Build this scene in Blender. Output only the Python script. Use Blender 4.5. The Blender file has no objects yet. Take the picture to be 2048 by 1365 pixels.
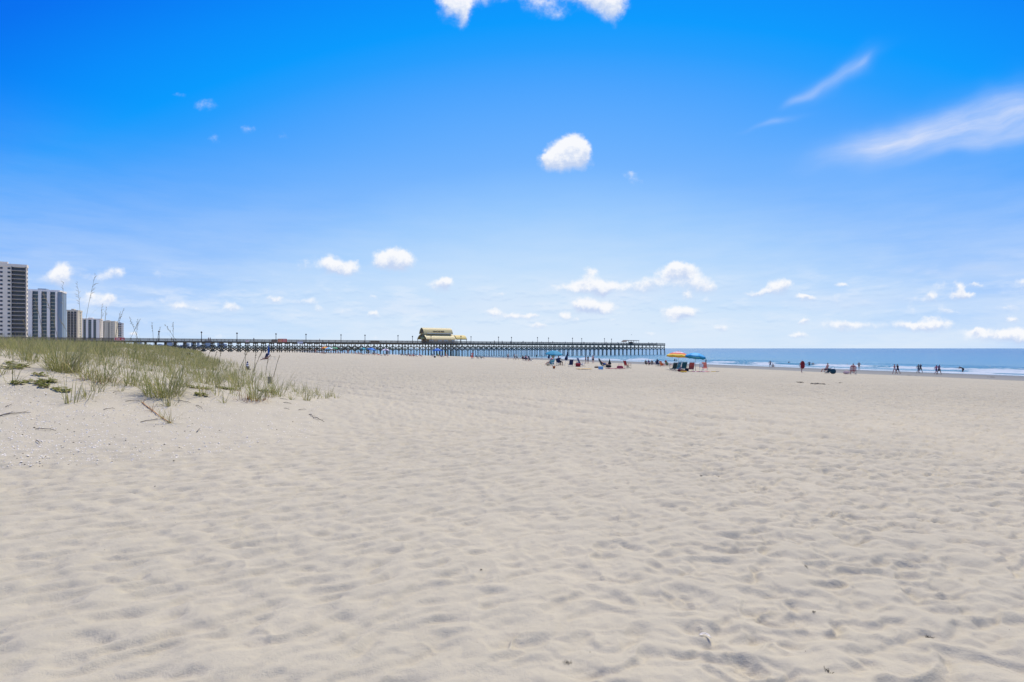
import bpy, bmesh, math, random
import numpy as np
from mathutils import Vector, Matrix
random.seed(7)
R = math.radians
SC = bpy.context.scene
COL = SC.collection

# ------------------------------------------------------------------ camera
F = 1081.0                       # focal length in photograph pixels (19 mm on a 36 mm sensor)
EYE = 1.7
cam_d = bpy.data.cameras.new('camera'); cam = bpy.data.objects.new('camera', cam_d); COL.objects.link(cam)
cam.location = (0, 0, EYE); cam.rotation_euler = (R(90), 0, 0)
cam_d.sensor_width = 36; cam_d.lens = F/2048*36; cam_d.shift_y = 14.5/2048
cam_d.clip_start = 0.1; cam_d.clip_end = 60000
SC.camera = cam

# ------------------------------------------------------------------ exposure, sun, sky
SC.view_settings.view_transform = 'Standard'; SC.view_settings.look = 'None'
SC.view_settings.gamma = 1; SC.view_settings.use_curve_mapping = False
SC.view_settings.exposure = 0.0
SUN_AZ, SUN_EL = R(28), R(61)    # azimuth measured from +Y towards +X
sd = bpy.data.lights.new('sun', 'SUN'); sun = bpy.data.objects.new('sun', sd); COL.objects.link(sun)
sd.energy = 4.4; sd.angle = R(1.5); sd.color = (1.0, 0.93, 0.80)
sdir = Vector((math.sin(SUN_AZ)*math.cos(SUN_EL), math.cos(SUN_AZ)*math.cos(SUN_EL), math.sin(SUN_EL)))
sun.rotation_euler = sdir.to_track_quat('Z', 'Y').to_euler()

def srgb(r, g, b):
    f = lambda c: (c/255/12.92) if c/255 <= .04045 else ((c/255+.055)/1.055)**2.4
    return (f(r), f(g), f(b), 1)

class NT:
    """tiny helper for node trees"""
    def __init__(s, tree): s.t = tree; s.n = tree.nodes; s.l = tree.links
    def put(s, sock, v):
        if isinstance(v, bpy.types.NodeSocket): s.l.new(v, sock)
        elif v is not None: sock.default_value = v
    def math(s, op, a, b=None, c=None, clamp=False):
        n = s.n.new('ShaderNodeMath'); n.operation = op; n.use_clamp = clamp
        for i, v in enumerate((a, b, c)): s.put(n.inputs[i], v)
        return n.outputs[0]
    def vec(s, op, a, b=None, c=None, out=0):
        n = s.n.new('ShaderNodeVectorMath'); n.operation = op
        s.put(n.inputs[0], a)
        if op == 'SCALE': s.put(n.inputs['Scale'], b)
        else:
            s.put(n.inputs[1], b); s.put(n.inputs[2], c)
        return n.outputs[out]
    def comb(s, x, y, z):
        n = s.n.new('ShaderNodeCombineXYZ')
        for i, v in enumerate((x, y, z)): s.put(n.inputs[i], v)
        return n.outputs[0]
    def sep(s, v):
        n = s.n.new('ShaderNodeSeparateXYZ'); s.put(n.inputs[0], v); return n.outputs
    def noise(s, v, scale, detail=4, rough=.55, color=False):
        n = s.n.new('ShaderNodeTexNoise'); s.put(n.inputs['Vector'], v)
        n.inputs['Scale'].default_value = scale; n.inputs['Detail'].default_value = detail
        n.inputs['Roughness'].default_value = rough
        return n.outputs['Color' if color else 'Fac']
    def smooth(s, x, lo, hi, a=0., b=1.):
        n = s.n.new('ShaderNodeMapRange'); n.interpolation_type = 'SMOOTHSTEP'
        s.put(n.inputs['Value'], x)
        for k, v in (('From Min', lo), ('From Max', hi), ('To Min', a), ('To Max', b)): s.put(n.inputs[k], v)
        return n.outputs['Result']
    def ramp(s, x, stops, interp='LINEAR'):
        n = s.n.new('ShaderNodeValToRGB'); s.put(n.inputs[0], x); e = n.color_ramp
        e.interpolation = interp
        while len(e.elements) < len(stops): e.elements.new(0.5)
        for el, (p, c) in zip(e.elements, stops): el.position = p; el.color = c
        return n.outputs[0]
    def mix(s, f, a, b, mode='MIX'):
        n = s.n.new('ShaderNodeMix'); n.data_type = 'RGBA'; n.blend_type = mode
        s.put(n.inputs[0], f); s.put(n.inputs[6], a); s.put(n.inputs[7], b)
        return n.outputs[2]

world = bpy.data.worlds.new('World'); SC.world = world; world.use_nodes = True
def build_world():
    w = NT(world.node_tree); w.n.clear()
    out = w.n.new('ShaderNodeOutputWorld'); bg = w.n.new('ShaderNodeBackground'); bg.inputs[1].default_value = 0.1
    w.l.new(bg.outputs[0], out.inputs[0])
    tc = w.n.new('ShaderNodeTexCoord'); d = w.vec('NORMALIZE', tc.outputs['Generated'])
    sky = w.n.new('ShaderNodeTexSky'); sky.sky_type = 'NISHITA'; sky.sun_disc = False
    sky.sun_elevation = SUN_EL; sky.sun_rotation = SUN_AZ; sky.air_density = 1.0; sky.dust_density = .6; sky.ozone_density = 3
    x, y, z = w.sep(d)
    # clear-sky colour: deep blue far from the bright part of the horizon, paler towards it
    g = Vector((math.sin(R(4))*math.cos(R(34)), math.cos(R(4))*math.cos(R(34)), -math.sin(R(34))))
    c = w.vec('DOT_PRODUCT', w.comb(x, w.math('ABSOLUTE', y), z), tuple(g), out=1)
    stops = [(-.2, (0, 78, 205)), (.20, (0, 100, 232)), (.285, (0, 114, 242)), (.36, (0, 140, 252)), (.42, (0, 155, 255)), (.455, (36, 158, 255)), (.50, (72, 164, 255)), (.605, (113, 180, 255)),
             (.67, (146, 199, 255)), (.728, (174, 214, 254)), (.777, (196, 225, 252)), (.82, (214, 232, 252))]
    t = w.math('MULTIPLY_ADD', c, 1/1.2, .2/1.2, clamp=True)
    blue = w.ramp(t, [((p+.2)/1.2, srgb(*col)) for p, col in stops])
    # whitening close to the horizon, all round
    hz = w.math('POWER', 2.718, w.math('MULTIPLY', w.math('ABSOLUTE', z), -5.6))
    n0 = w.noise(w.vec('MULTIPLY', d, (3, 3, 16)), 2.2, 6, .6)
    hz = w.math('MULTIPLY', w.math('MULTIPLY', hz, w.smooth(n0, .25, .7, .6, 1.0)), w.smooth(w.math('ABSOLUTE', z), .12, .36, 1., 0.))
    blue = w.mix(hz, blue, srgb(222, 236, 252))
    # the physical sky still contributes its own variation
    nish = w.vec('SCALE', sky.outputs[0], 0.1)
    blue = w.mix(.02, blue, nish)
    # ---- clouds: lobes of vapour in directions of the sky in front, torn by noise
    yy = w.math('MAXIMUM', y, .08)
    front = w.smooth(y, .1, .3)
    p0 = w.comb(w.math('DIVIDE', x, yy), w.math('DIVIDE', z, yy), 0.)
    nA = w.vec('SUBTRACT', w.noise(p0, 26, 6, .62, color=True), (.5, .5, .5))
    nB = w.vec('SUBTRACT', w.noise(p0, 75, 4, .6, color=True), (.5, .5, .5))
    pc = w.vec('ADD', p0, w.vec('MULTIPLY', nA, (.034, .022, 0)))
    pc = w.vec('ADD', pc, w.vec('MULTIPLY', nB, (.010, .009, 0)))
    blobs = [
     (905,8,26,26,.8),(928,34,11,18,.62),(962,-4,42,12,.5),(1060,8,18,16,.42),(1098,10,24,18,.45),(1114,30,18,8,.4),(1204,4,34,20,.75),(1226,20,14,22,.75),(1190,-8,40,14,.8),
     (1118,313,24,20,1),(1148,297,21,20,1),(1163,312,13,18,.85),(1101,323,14,11,.7),(1135,326,30,10,.7),
     (1269,364,16,9,.42),(1260,350,9,5,.4),(410,211,20,11,.4),(362,189,14,6,.33),(494,259,13,9,.42),(436,281,13,10,.37),(566,271,8,7,.4),
     (122,552,18,18,1),(97,560,20,7,.45),(205,556,32,11,.52),(232,546,12,9,.52),(322,549,15,12,.38),(203,606,26,11,.62),(158,612,12,12,.45),(330,603,28,9,.45),(283,646,13,6,.45),
     (607,531,11,12,.5),(662,530,22,14,1),(688,540,24,9,.85),(706,526,8,6,.4),(783,520,24,15,1.1),(804,523,20,13,.85),(764,530,20,6,.55),(879,573,20,11,.75),(893,568,9,9,.7),(625,600,15,6,.42),
     (1182,545,10,9,.6),(1172,568,26,14,.58),(1136,580,44,9,.5),(1208,584,13,6,.8),(1190,578,34,9,.5),(1255,576,28,10,.56),(1302,573,26,12,.6),(1338,552,22,12,.8),(1352,534,14,10,.9),(1378,545,18,12,.8),(1388,570,34,14,.6),(1414,577,18,9,.55),(1374,593,11,7,.6),(1172,615,26,10,1),(1202,616,24,9,.9),(1350,627,24,9,.95),(1376,628,20,8,.8),
     (1550,576,14,13,.75),(1573,574,11,12,.75),(1670,653,46,8,.55),(1716,652,36,7,.55),(1812,653,36,8,.6),(1868,653,34,9,.85),(1861,592,9,7,.6),(1852,602,22,5,.42),(1917,576,9,11,.75),(1934,593,13,6,.6),(2044,570,13,11,.6),(2020,616,28,8,.55),(1975,674,56,10,.6),(2040,672,36,12,.8),(1824,620,9,7,.45),(1886,618,9,7,.42),(1800,596,60,10,.22),(1480,620,80,8,.2),(480,600,70,8,.2),(950,640,90,7,.22)]
    rc = random.Random(21)
    blobs += [(rc.uniform(-500, 2600), rc.uniform(570, 684), rc.uniform(8, 18), rc.uniform(4.5, 8), rc.uniform(.48, .72)) for _ in range(78)]
    dens = None; lift = None
    for (bx, by, rx, ry, wt) in blobs:
        wt = wt*1.12+.05 if wt >= .6 else wt*.92 if wt >= .48 else wt*.84; rx, ry = (rx*1.25, ry*1.25) if wt < .48 else (rx, ry)
        ix, iy = 1081/(rx*1.25), 1081/(ry*1.3); cx, cy = (bx-1024)/1081, (697-by)/1081
        q = w.vec('MULTIPLY_ADD', pc, (ix, iy, 0), (-cx*ix, -cy*iy, 0))
        e = w.math('POWER', .37, w.vec('DOT_PRODUCT', q, q, out=1))
        dens = w.math('MULTIPLY', e, wt) if dens is None else w.math('MULTIPLY_ADD', e, wt, dens)
        qy = w.vec('DOT_PRODUCT', q, (0, wt, 0), out=1)
        lift = w.math('MULTIPLY', e, qy) if lift is None else w.math('MULTIPLY_ADD', e, qy, lift)
    rel = w.math('DIVIDE', lift, w.math('MAXIMUM', dens, .02))
    nD = w.noise(p0, 48, 6, .65)
    dd = w.math('MULTIPLY_ADD', w.math('SUBTRACT', nD, .5), w.math('MULTIPLY', .95, w.smooth(dens, .0, .5, .35, 1.)), dens)
    a = w.smooth(dd, .18, w.smooth(rel, -.5, .5, 1.35, .85))
    a = w.math('MULTIPLY', a, w.math('MULTIPLY', front, w.smooth(dens, .05, .3)))
    ccol = w.mix(w.smooth(w.math('MULTIPLY_ADD', w.math('SUBTRACT', nD, .5), 2.6, rel), -.75, .45), srgb(198, 214, 243), srgb(250, 251, 254))
    # ---- cirrus streaks
    nC = w.vec('SUBTRACT', w.noise(p0, 11, 1.5, .45, color=True), (.5, .5, .5))
    def streak(ang, lst, sc):
        ca, sa = math.cos(R(ang)), math.sin(R(ang))
        px, py_, _ = w.sep(w.vec('ADD', p0, w.vec('MULTIPLY', nC, (.07, .045, 0))))
        al = w.math('ADD', w.math('MULTIPLY', px, ca), w.math('MULTIPLY', py_, sa))
        ac = w.math('SUBTRACT', w.math('MULTIPLY', py_, ca), w.math('MULTIPLY', px, sa))
        pr = w.comb(al, ac, 0.)
        nn = w.noise(w.vec('MULTIPLY', pr, (5, 26, 1)), sc, 6, .6)
        tot = None
        for (bx, by, rx, ry, wt) in lst:
            ux, uy = (bx-1024)/1081, (697-by)/1081
            cx, cy = ux*ca+uy*sa, uy*ca-ux*sa
            ix, iy = 1081/rx, 1081/ry
            q = w.vec('MULTIPLY_ADD', pr, (ix, iy, 0), (-cx*ix, -cy*iy, 0))
            e = w.math('MULTIPLY', w.math('POWER', .37, w.vec('DOT_PRODUCT', q, q, out=1)), wt)
            tot = e if tot is None else w.math('ADD', tot, e)
        return w.math('MULTIPLY', tot, w.smooth(nn, .2, .8, .5, 1.0))
    ci = streak(14, [(1760,292,115,23,.55),(1850,268,120,34,.42),(1985,232,160,40,.46),(1960,285,170,16,.25),(2120,215,140,40,.5),(1548,246,42,6,.28)], 1.6)
    ci2 = streak(31, [(1680,152,66,15,.34),(1612,190,36,7,.25),(1722,128,24,6,.3)], 2.0)
    ci3 = streak(0, [(1950,542,110,9,.25),(1690,600,160,16,.3),(900,615,260,18,.25),(1290,590,200,22,.25)], 1.5)
    cc = w.math('MULTIPLY', w.math('ADD', w.math('ADD', ci, ci2), ci3), front, clamp=True)
    el = w.smooth(z, .015, .06, .0, 1.); el = w.math('MULTIPLY', el, w.smooth(z, .075, .155, 1., 0.))
    nm = w.noise(w.vec('MULTIPLY', d, (9, 9, 34)), 1.5, 6, .6); nm2 = w.noise(w.vec('MULTIPLY', w.vec('ADD', d, (0., 0., .004)), (9, 9, 34)), 1.5, 6, .6)
    blue = w.mix(w.math('MULTIPLY', el, w.smooth(nm, .46, .74, 0., .5)), blue, srgb(236, 243, 253))
    blue = w.mix(w.math('MULTIPLY', el, w.smooth(w.math('SUBTRACT', nm2, nm), .02, .14, 0., .25)), blue, srgb(176, 204, 240))
    col = w.mix(cc, blue, srgb(222, 230, 250))
    col = w.mix(w.math('MULTIPLY', a, .97), col, ccol)
    w.put(bg.inputs[0], w.vec('SCALE', col, 10.0))
build_world()

# ------------------------------------------------------------------ noise and terrain functions (numpy)
def _h(ix, iy, seed):
    h = (ix.astype(np.int64)*374761393 + iy.astype(np.int64)*668265263 + seed*2147483647) & 0xffffffff
    h = ((h ^ (h >> 13))*1274126177) & 0xffffffff
    return ((h ^ (h >> 16)) & 0xffffff)/float(0x1000000)
def perlin(x, y, seed=0):
    x = np.asarray(x, float); y = np.asarray(y, float)
    x0 = np.floor(x); y0 = np.floor(y); fx = x-x0; fy = y-y0
    def gr(ix, iy, dx, dy):
        a = _h(ix, iy, seed)*2*np.pi; return np.cos(a)*dx + np.sin(a)*dy
    u = fx*fx*fx*(fx*(fx*6-15)+10); v = fy*fy*fy*(fy*(fy*6-15)+10)
    a = gr(x0, y0, fx, fy); b = gr(x0+1, y0, fx-1, fy); c = gr(x0, y0+1, fx, fy-1); d = gr(x0+1, y0+1, fx-1, fy-1)
    return (a*(1-u)+b*u)*(1-v) + (c*(1-u)+d*u)*v
def worley(x, y, seed=0):
    """distance to the nearest and second nearest feature point and a random number of the cell"""
    x = np.asarray(x, float); y = np.asarray(y, float)
    ix = np.floor(x); iy = np.floor(y); f1 = np.full(x.shape, 9.); f2 = np.full(x.shape, 9.); rn = np.zeros(x.shape)
    for i in (-1, 0, 1):
        for j in (-1, 0, 1):
            cx = ix+i; cy = iy+j
            dx = cx+.1+.8*_h(cx, cy, seed)-x; dy = cy+.1+.8*_h(cx, cy, seed+11)-y
            ddy = np.where(dy < 0, dy*1.8, dy*.8); d = np.sqrt(dx*dx+ddy*ddy); n = d < f1
            f2 = np.where(n, f1, np.minimum(f2, d)); rn = np.where(n, _h(cx, cy, seed+23), rn); f1 = np.where(n, d, f1)
    return f1, f2, rn
def sstep(x, a, b):
    t = np.clip((np.asarray(x, float)-a)/(b-a), 0, 1); return t*t*(3-2*t)
SEA = -2.9
def shore(X, Y):                 # s: metres inland of the waterline, a: metres along the shore
    a = -.401*X+.916*Y
    return (125.4-X-.438*Y)/1.0917 - np.interp(a, [0,235,330,470,900,3500], [0,0,40,57,60,-500]), a
_ts = np.arange(-400, 700, .5)
_tz = np.interp(_ts, [-400,-200,-30,0,28,42,76,104,115,130,160,260,700], [-18,-12,-4.3,-2.93,-2.45,-1.8,-.78,-.06,0,.2,.7,1.5,2.2])
_k = np.hanning(17); _k /= _k.sum(); _tz = np.convolve(np.pad(_tz, 8, mode='edge'), _k, 'valid')
def macro(X, Y):
    X = np.asarray(X, float); Y = np.asarray(Y, float)
    s, a = shore(X, Y)
    z = np.interp(s, _ts, _tz)
    se = s - .12*np.maximum(0, a-18)
    D = np.interp(se, [111.5,113.5,116,119.5,121.5,126,150], [0,.08,.42,1.02,1.42,1.62,1.7])
    near = sstep(a, 8.0, 20.0 + 0*a)
    D = D*near*(1-.6*sstep(a, 110, 220))*sstep(Y, -5, 8)
    m = np.clip(D/.5, 0, 1)
    z = z + D + m*(.16*perlin(X/2.6, Y/2.6, 3)+.10*perlin(X/1.2, Y/1.2, 4)+.25*perlin(X/9, Y/9, 5))
    return z + .05*perlin(X/14, Y/14, 6)*np.clip((s-20)/20, 0, 1) + .02*perlin(X/4, Y/4, 8)*np.clip((s-20)/20, 0, 1)
def relief(X, Y, r):
    s, a = shore(X, Y)
    wx = X + .16*perlin(X/.55, Y/.55, 21)+.05*perlin(X/.2, Y/.2, 22); wy = Y + .16*perlin(X/.55, Y/.55, 31)+.05*perlin(X/.2, Y/.2, 32)
    p = (wx+wy)*.7071; q = (wy-wx)*.7071
    def bowls(x, y, seed):
        f1, f2, rn = worley(x, y, seed)
        e = np.clip((f2-f1)*2.4, 0, 1)                 # 0 on the crests between hollows
        b = 1-np.clip(f1/.64, 0, 1)**1.4
        return -(b*(.35+.8*rn))*sstep(e, 0, .35)
    k = sstep(-X + .25*Y + 1.6*perlin(X/2.5, Y/2.5, 40), -1.2, 3.0)
    big = perlin(X/1.5, Y/1.5, 41)
    def saw(ph, st):                       # gentle back, steep face, sharp crest
        f = ph-np.floor(ph); return np.where(f < st, 1-f/st, (f-st)/(1-st))-1
    def drifts(lam, wl, wa, seed, ax, ay, st):
        u = (ax*X+ay*Y)/lam + wa*perlin(X/wl, Y/wl, seed) + .35*wa*perlin(X/(wl*.4), Y/(wl*.4), seed+1)
        m = sstep(perlin(X/(lam*1.5)+7, Y/(lam*1.3), seed+2), -.34, .14)
        return saw(u, st)*m
    dr = drifts(.27, .34, 1.25, 200, -.30, .95, .66); dl = drifts(.22, .44, .85, 210, -.60, .80, .66)
    dr2 = drifts(.17, .22, 1.1, 220, -.15, .99, .62); dl2 = drifts(.14, .32, .7, 230, -.60, .80, .62)
    hol = bowls(wx/.30, wy/.26, 6)*sstep(perlin(X/.9, Y/.9, 240), -.16, .12)
    h = (.040*dr+.019*dr2)*(1-k) + (.036*dl+.017*dl2)*k + .036*hol*(1-.6*k) + .022*big
    # vehicle tracks running along the beach
    for off in (0., 1.7, 3.4):
        dline = ((X+9.2)*.69+(Y-23.5)*.725) - off
        h -= .045*np.exp(-(dline/.24)**2)*sstep(Y, 9, 14)*(1+.4*perlin(X*2, Y*2, 46))
    fade = (1+.5*sstep(r, 5, 13))*(1-.75*sstep(r, 26, 80))
    dune = sstep(a, 9, 12)*sstep(s, 112.5, 115.5)
    return h*fade*(1-.75*dune)*sstep(s, 24, 40)
# sole prints: (x, y, heading)
def ground(X, Y):
    X = np.atleast_1d(np.asarray(X, float)); Y = np.atleast_1d(np.asarray(Y, float))
    return macro(X, Y) + relief(X, Y, np.hypot(X, Y))
def gz(x, y): return float(ground(x, y)[0])
def ray(px, py):
    """where the line of sight through a photograph pixel meets the ground"""
    u, v = (px-1024)/F, (py-697)/F
    Ys = 1.5*1.0035**np.arange(0, 1750)
    zt = macro(u*Ys, Ys); zr = EYE-v*Ys
    i = np.argmax(zr < np.maximum(zt, SEA)); Y = Ys[i]
    if i == 0: Y = 300.
    return u*Y, Y
def at(px, py, d=None):
    if d is None: x, y = ray(px, py)
    else: x, y = (px-1024)/F*d, d
    return Vector((x, y, gz(x, y)))

# ------------------------------------------------------------------ mesh helpers
def mesh_obj(name, V, Fc, m, parent=None, smooth=False, loc=None):
    me = bpy.data.meshes.new(name); me.from_pydata([tuple(v) for v in V], [], Fc)
    if smooth: me.polygons.foreach_set('use_smooth', [True]*len(me.polygons))
    o = bpy.data.objects.new(name, me); COL.objects.link(o)
    for mm in (m if isinstance(m, (list, tuple)) else [m]): me.materials.append(mm)
    if parent: o.parent = parent
    if loc is not None: o.location = loc
    me.update(); return o
class MB:
    def __init__(s): s.v = []; s.f = []; s.mi = []; s.k = 0
    def add(s, V, Fc):
        n = len(s.v); s.v += [tuple(v) for v in V]; s.f += [tuple(i+n for i in f) for f in Fc]; s.mi += [s.k]*len(Fc); return s
    def box(s, c, d, ax=None):
        c = Vector(c); A = ax or (Vector((1,0,0)), Vector((0,1,0)), Vector((0,0,1)))
        V = [c + A[0]*(d[0]/2*i) + A[1]*(d[1]/2*j) + A[2]*(d[2]/2*k) for k in (-1,1) for j in (-1,1) for i in (-1,1)]
        return s.add(V, [(0,2,3,1),(4,5,7,6),(0,1,5,4),(2,6,7,3),(0,4,6,2),(1,3,7,5)])
    def beam(s, a, b, w, h=None):
        a, b = Vector(a), Vector(b); x = (b-a); L = x.length; x.normalize()
        up = Vector((0,0,1)) if abs(x.z) < .95 else Vector((0,1,0))
        y = up.cross(x).normalized(); z = x.cross(y)
        return s.box((a+b)/2, (L, w, h or w), (x, y, z))
    def tube(s, pts, r, n=6, cap=True):
        P = [Vector(p) for p in pts]; rr = r if isinstance(r, (list, tuple)) else [r]*len(P); V = []; Fc = []
        ref = None
        for i, p in enumerate(P):
            t = (P[min(i+1, len(P)-1)]-P[max(i-1, 0)]).normalized()
            if ref is None: ref = Vector((0,0,1)) if abs(t.z) < .9 else Vector((1,0,0))
            u = ref.cross(t).normalized(); v = t.cross(u); ref = v if abs(v.dot(t)) < .9 else ref
            V += [p + (u*math.cos(2*math.pi*k/n)+v*math.sin(2*math.pi*k/n))*rr[i] for k in range(n)]
        for i in range(len(P)-1):
            for k in range(n):
                Fc.append((i*n+k, i*n+(k+1) % n, (i+1)*n+(k+1) % n, (i+1)*n+k))
        if cap: Fc.append(tuple(range(n-1, -1, -1))); Fc.append(tuple((len(P)-1)*n+k for k in range(n)))
        return s.add(V, Fc)
    def lathe(s, prof, n=12, c=(0,0,0)):
        c = Vector(c); V = [c+Vector((r*math.cos(2*math.pi*k/n), r*math.sin(2*math.pi*k/n), z)) for r, z in prof for k in range(n)]
        Fc = [(i*n+k, i*n+(k+1) % n, (i+1)*n+(k+1) % n, (i+1)*n+k) for i in range(len(prof)-1) for k in range(n)]
        Fc.append(tuple(range(n-1, -1, -1))); Fc.append(tuple((len(prof)-1)*n+k for k in range(n)))
        return s.add(V, Fc)
    def mesh(s, name, mats, smooth=False):
        me = bpy.data.meshes.new(name); me.from_pydata(s.v, [], s.f)
        for mm in (mats if isinstance(mats, (list, tuple)) else [mats]): me.materials.append(mm)
        me.polygons.foreach_set('material_index', s.mi)
        if smooth: me.polygons.foreach_set('use_smooth', [True]*len(me.polygons))
        me.update(); return me
    def build(s, name, mats, parent=None, smooth=False):
        return link(name, s.mesh(name, mats, smooth), parent)
def link(name, me, parent=None, loc=None, m=None):
    o = bpy.data.objects.new(name, me); COL.objects.link(o)
    if parent: o.parent = parent
    if loc is not None: o.location = loc
    if m is not None: o.material_slots[0].link = 'OBJECT'; o.material_slots[0].material = m
    return o
def tag(o, label, cat, group=None):
    o['label'] = label; o['category'] = cat
    if group: o['group'] = group
    return o
def thing(name, label, cat, loc=(0,0,0), rz=0, group=None, sc=1):
    o = bpy.data.objects.new(name, None); COL.objects.link(o); o.empty_display_size = .2
    o.location = loc; o.rotation_euler = (0, 0, rz); o.scale = (sc, sc, sc)
    return tag(o, label, cat, group)

_M = {}
def mat(name, col, rough=.7, var=.12, scale=6, bump=0., metal=0., spec=.4):
    """procedural material: base colour broken by noise, optional fine relief"""
    if name in _M: return _M[name]
    m = bpy.data.materials.new(name); m.use_nodes = True; t = NT(m.node_tree); b = t.n['Principled BSDF']
    tc = t.n.new('ShaderNodeTexCoord'); n = t.noise(tc.outputs['Object'], scale, 5, .6)
    c = (*col[:3], 1)
    lo = tuple(x*(1-var) for x in c[:3])+(1,); hi = tuple(min(1, x*(1+var)) for x in c[:3])+(1,)
    t.put(b.inputs['Base Color'], t.ramp(n, [(.3, lo), (.7, hi)]))
    b.inputs['Roughness'].default_value = rough; b.inputs['Metallic'].default_value = metal
    b.inputs['Specular IOR Level'].default_value = spec
    if bump:
        bn = t.n.new('ShaderNodeBump'); bn.inputs['Strength'].default_value = bump; bn.inputs['Distance'].default_value = .02
        t.put(bn.inputs['Height'], t.noise(tc.outputs['Object'], scale*5, 4)); t.put(b.inputs['Normal'], bn.outputs[0])
    _M[name] = m; return m

# ------------------------------------------------------------------ sand
def sand_material():
    m = bpy.data.materials.new('sand'); m.use_nodes = True; t = NT(m.node_tree); b = t.n['Principled BSDF']
    ge = t.n.new('ShaderNodeNewGeometry'); P = ge.outputs['Position']
    at_ = t.n.new('ShaderNodeAttribute'); at_.attribute_name = 'wet'; wet = at_.outputs['Fac']
    big = t.noise(P, .35, 4, .6); mid = t.noise(P, 3., 5, .65); grain = t.noise(P, 260, 2, .7)
    c = t.ramp(big, [(.3, (.503,.452,.312,1)), (.7, (.561,.498,.338,1))])
    c = t.mix(t.smooth(mid, .35, .75, 0., .35), c, (.458,.407,.274,1))
    c = t.mix(t.smooth(grain, .3, .7, 0., .16), c, (.30,.25,.19,1))
    # streaks left by the wind and by wheels, along the shore
    pr = t.vec('MULTIPLY', t.comb(t.vec('DOT_PRODUCT', P, (.916,.401,0), out=1), t.vec('DOT_PRODUCT', P, (-.401,.916,0), out=1), 0.), (1.6, .11, 1))
    st = t.noise(pr, .9, 5, .7)
    c = t.mix(t.smooth(st, .52, .78, 0., .28), c, (.36,.315,.245,1))
    # damp lower beach
    wn = t.math('ADD', wet, t.math('MULTIPLY', t.math('SUBTRACT', t.noise(pr, .5, 5, .6), .5), .5))
    wf = t.smooth(wn, .40, .52)
    c = t.mix(wf, c, t.mix(t.smooth(wn, .55, .95), (.205,.192,.145,1), (.155,.145,.112,1)))
    t.put(b.inputs['Base Color'], c)
    t.put(b.inputs['Roughness'], t.math('MULTIPLY_ADD', wf, -.35, .95)); b.inputs['Specular IOR Level'].default_value = .25
    bp = t.n.new('ShaderNodeBump'); bp.inputs['Strength'].default_value = .55; bp.inputs['Distance'].default_value = .02
    h = t.math('ADD', t.noise(P, 22, 6, .65), t.math('MULTIPLY', t.noise(P, 150, 3, .6), .35))
    h = t.math('MULTIPLY', h, t.math('SUBTRACT', 1., wf))
    t.put(bp.inputs['Height'], h)
    b2 = t.n.new('ShaderNodeBump'); b2.inputs['Strength'].default_value = 1.; b2.inputs['Distance'].default_value = .22
    vd = t.math('SUBTRACT', t.vec('LENGTH', P, out=1), 0.)
    mm = t.math('MULTIPLY', t.noise(P, 3.0, 5, .66), t.math('MULTIPLY', t.smooth(vd, 10., 34.), t.math('SUBTRACT', 1., wf)))
    t.put(b2.inputs['Height'], mm); t.put(b2.inputs['Normal'], bp.outputs[0]); t.put(b.inputs['Normal'], b2.outputs[0])
    return m
def sheet(name, az, rr, zf, m, attrs):
    A, Rr = np.meshgrid(az, rr); X = (Rr*np.sin(A)).ravel(); Y = (Rr*np.cos(A)).ravel(); Z = zf(X, Y)
    nr, na = len(rr), len(az)
    i = np.arange((nr-1)*(na-1)); q = (i//(na-1))*na + i % (na-1)
    quads = np.stack([q, q+na, q+na+1, q+1], 1)
    me = bpy.data.meshes.new(name); me.vertices.add(len(X)); me.vertices.foreach_set('co', np.stack([X, Y, Z], 1).astype(np.float32).ravel())
    me.loops.add(len(quads)*4); me.loops.foreach_set('vertex_index', quads.ravel().astype(np.int32))
    me.polygons.add(len(quads)); me.polygons.foreach_set('loop_start', np.arange(0, len(quads)*4, 4, dtype=np.int32))
    me.polygons.foreach_set('use_smooth', np.ones(len(quads), bool))
    for k, f in attrs.items():
        me.attributes.new(k, 'FLOAT', 'POINT').data.foreach_set('value', f(X, Y).astype(np.float32))
    me.update(calc_edges=True); me.validate()
    me.materials.append(m); o = bpy.data.objects.new(name, me); COL.objects.link(o); return o
az = np.radians(np.concatenate([np.arange(-180, -56, 4.), np.arange(-52, 52.01, .125), np.arange(56, 181, 4.)]))
rr = np.concatenate([np.linspace(.3, 1.7, 6), 1.8*1.005**np.arange(0, 380), 12*1.0088**np.arange(0, 196), 66.5*1.035**np.arange(0, 140)])
def sand_z(X, Y): return ground(X, Y)
def wetf(X, Y):
    s, a = shore(X, Y); return 1-np.clip((s-4)/46, 0, 1)
o = sheet('sand_beach', az, rr, sand_z, sand_material(), {'wet': wetf}); o['kind'] = 'structure'

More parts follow.
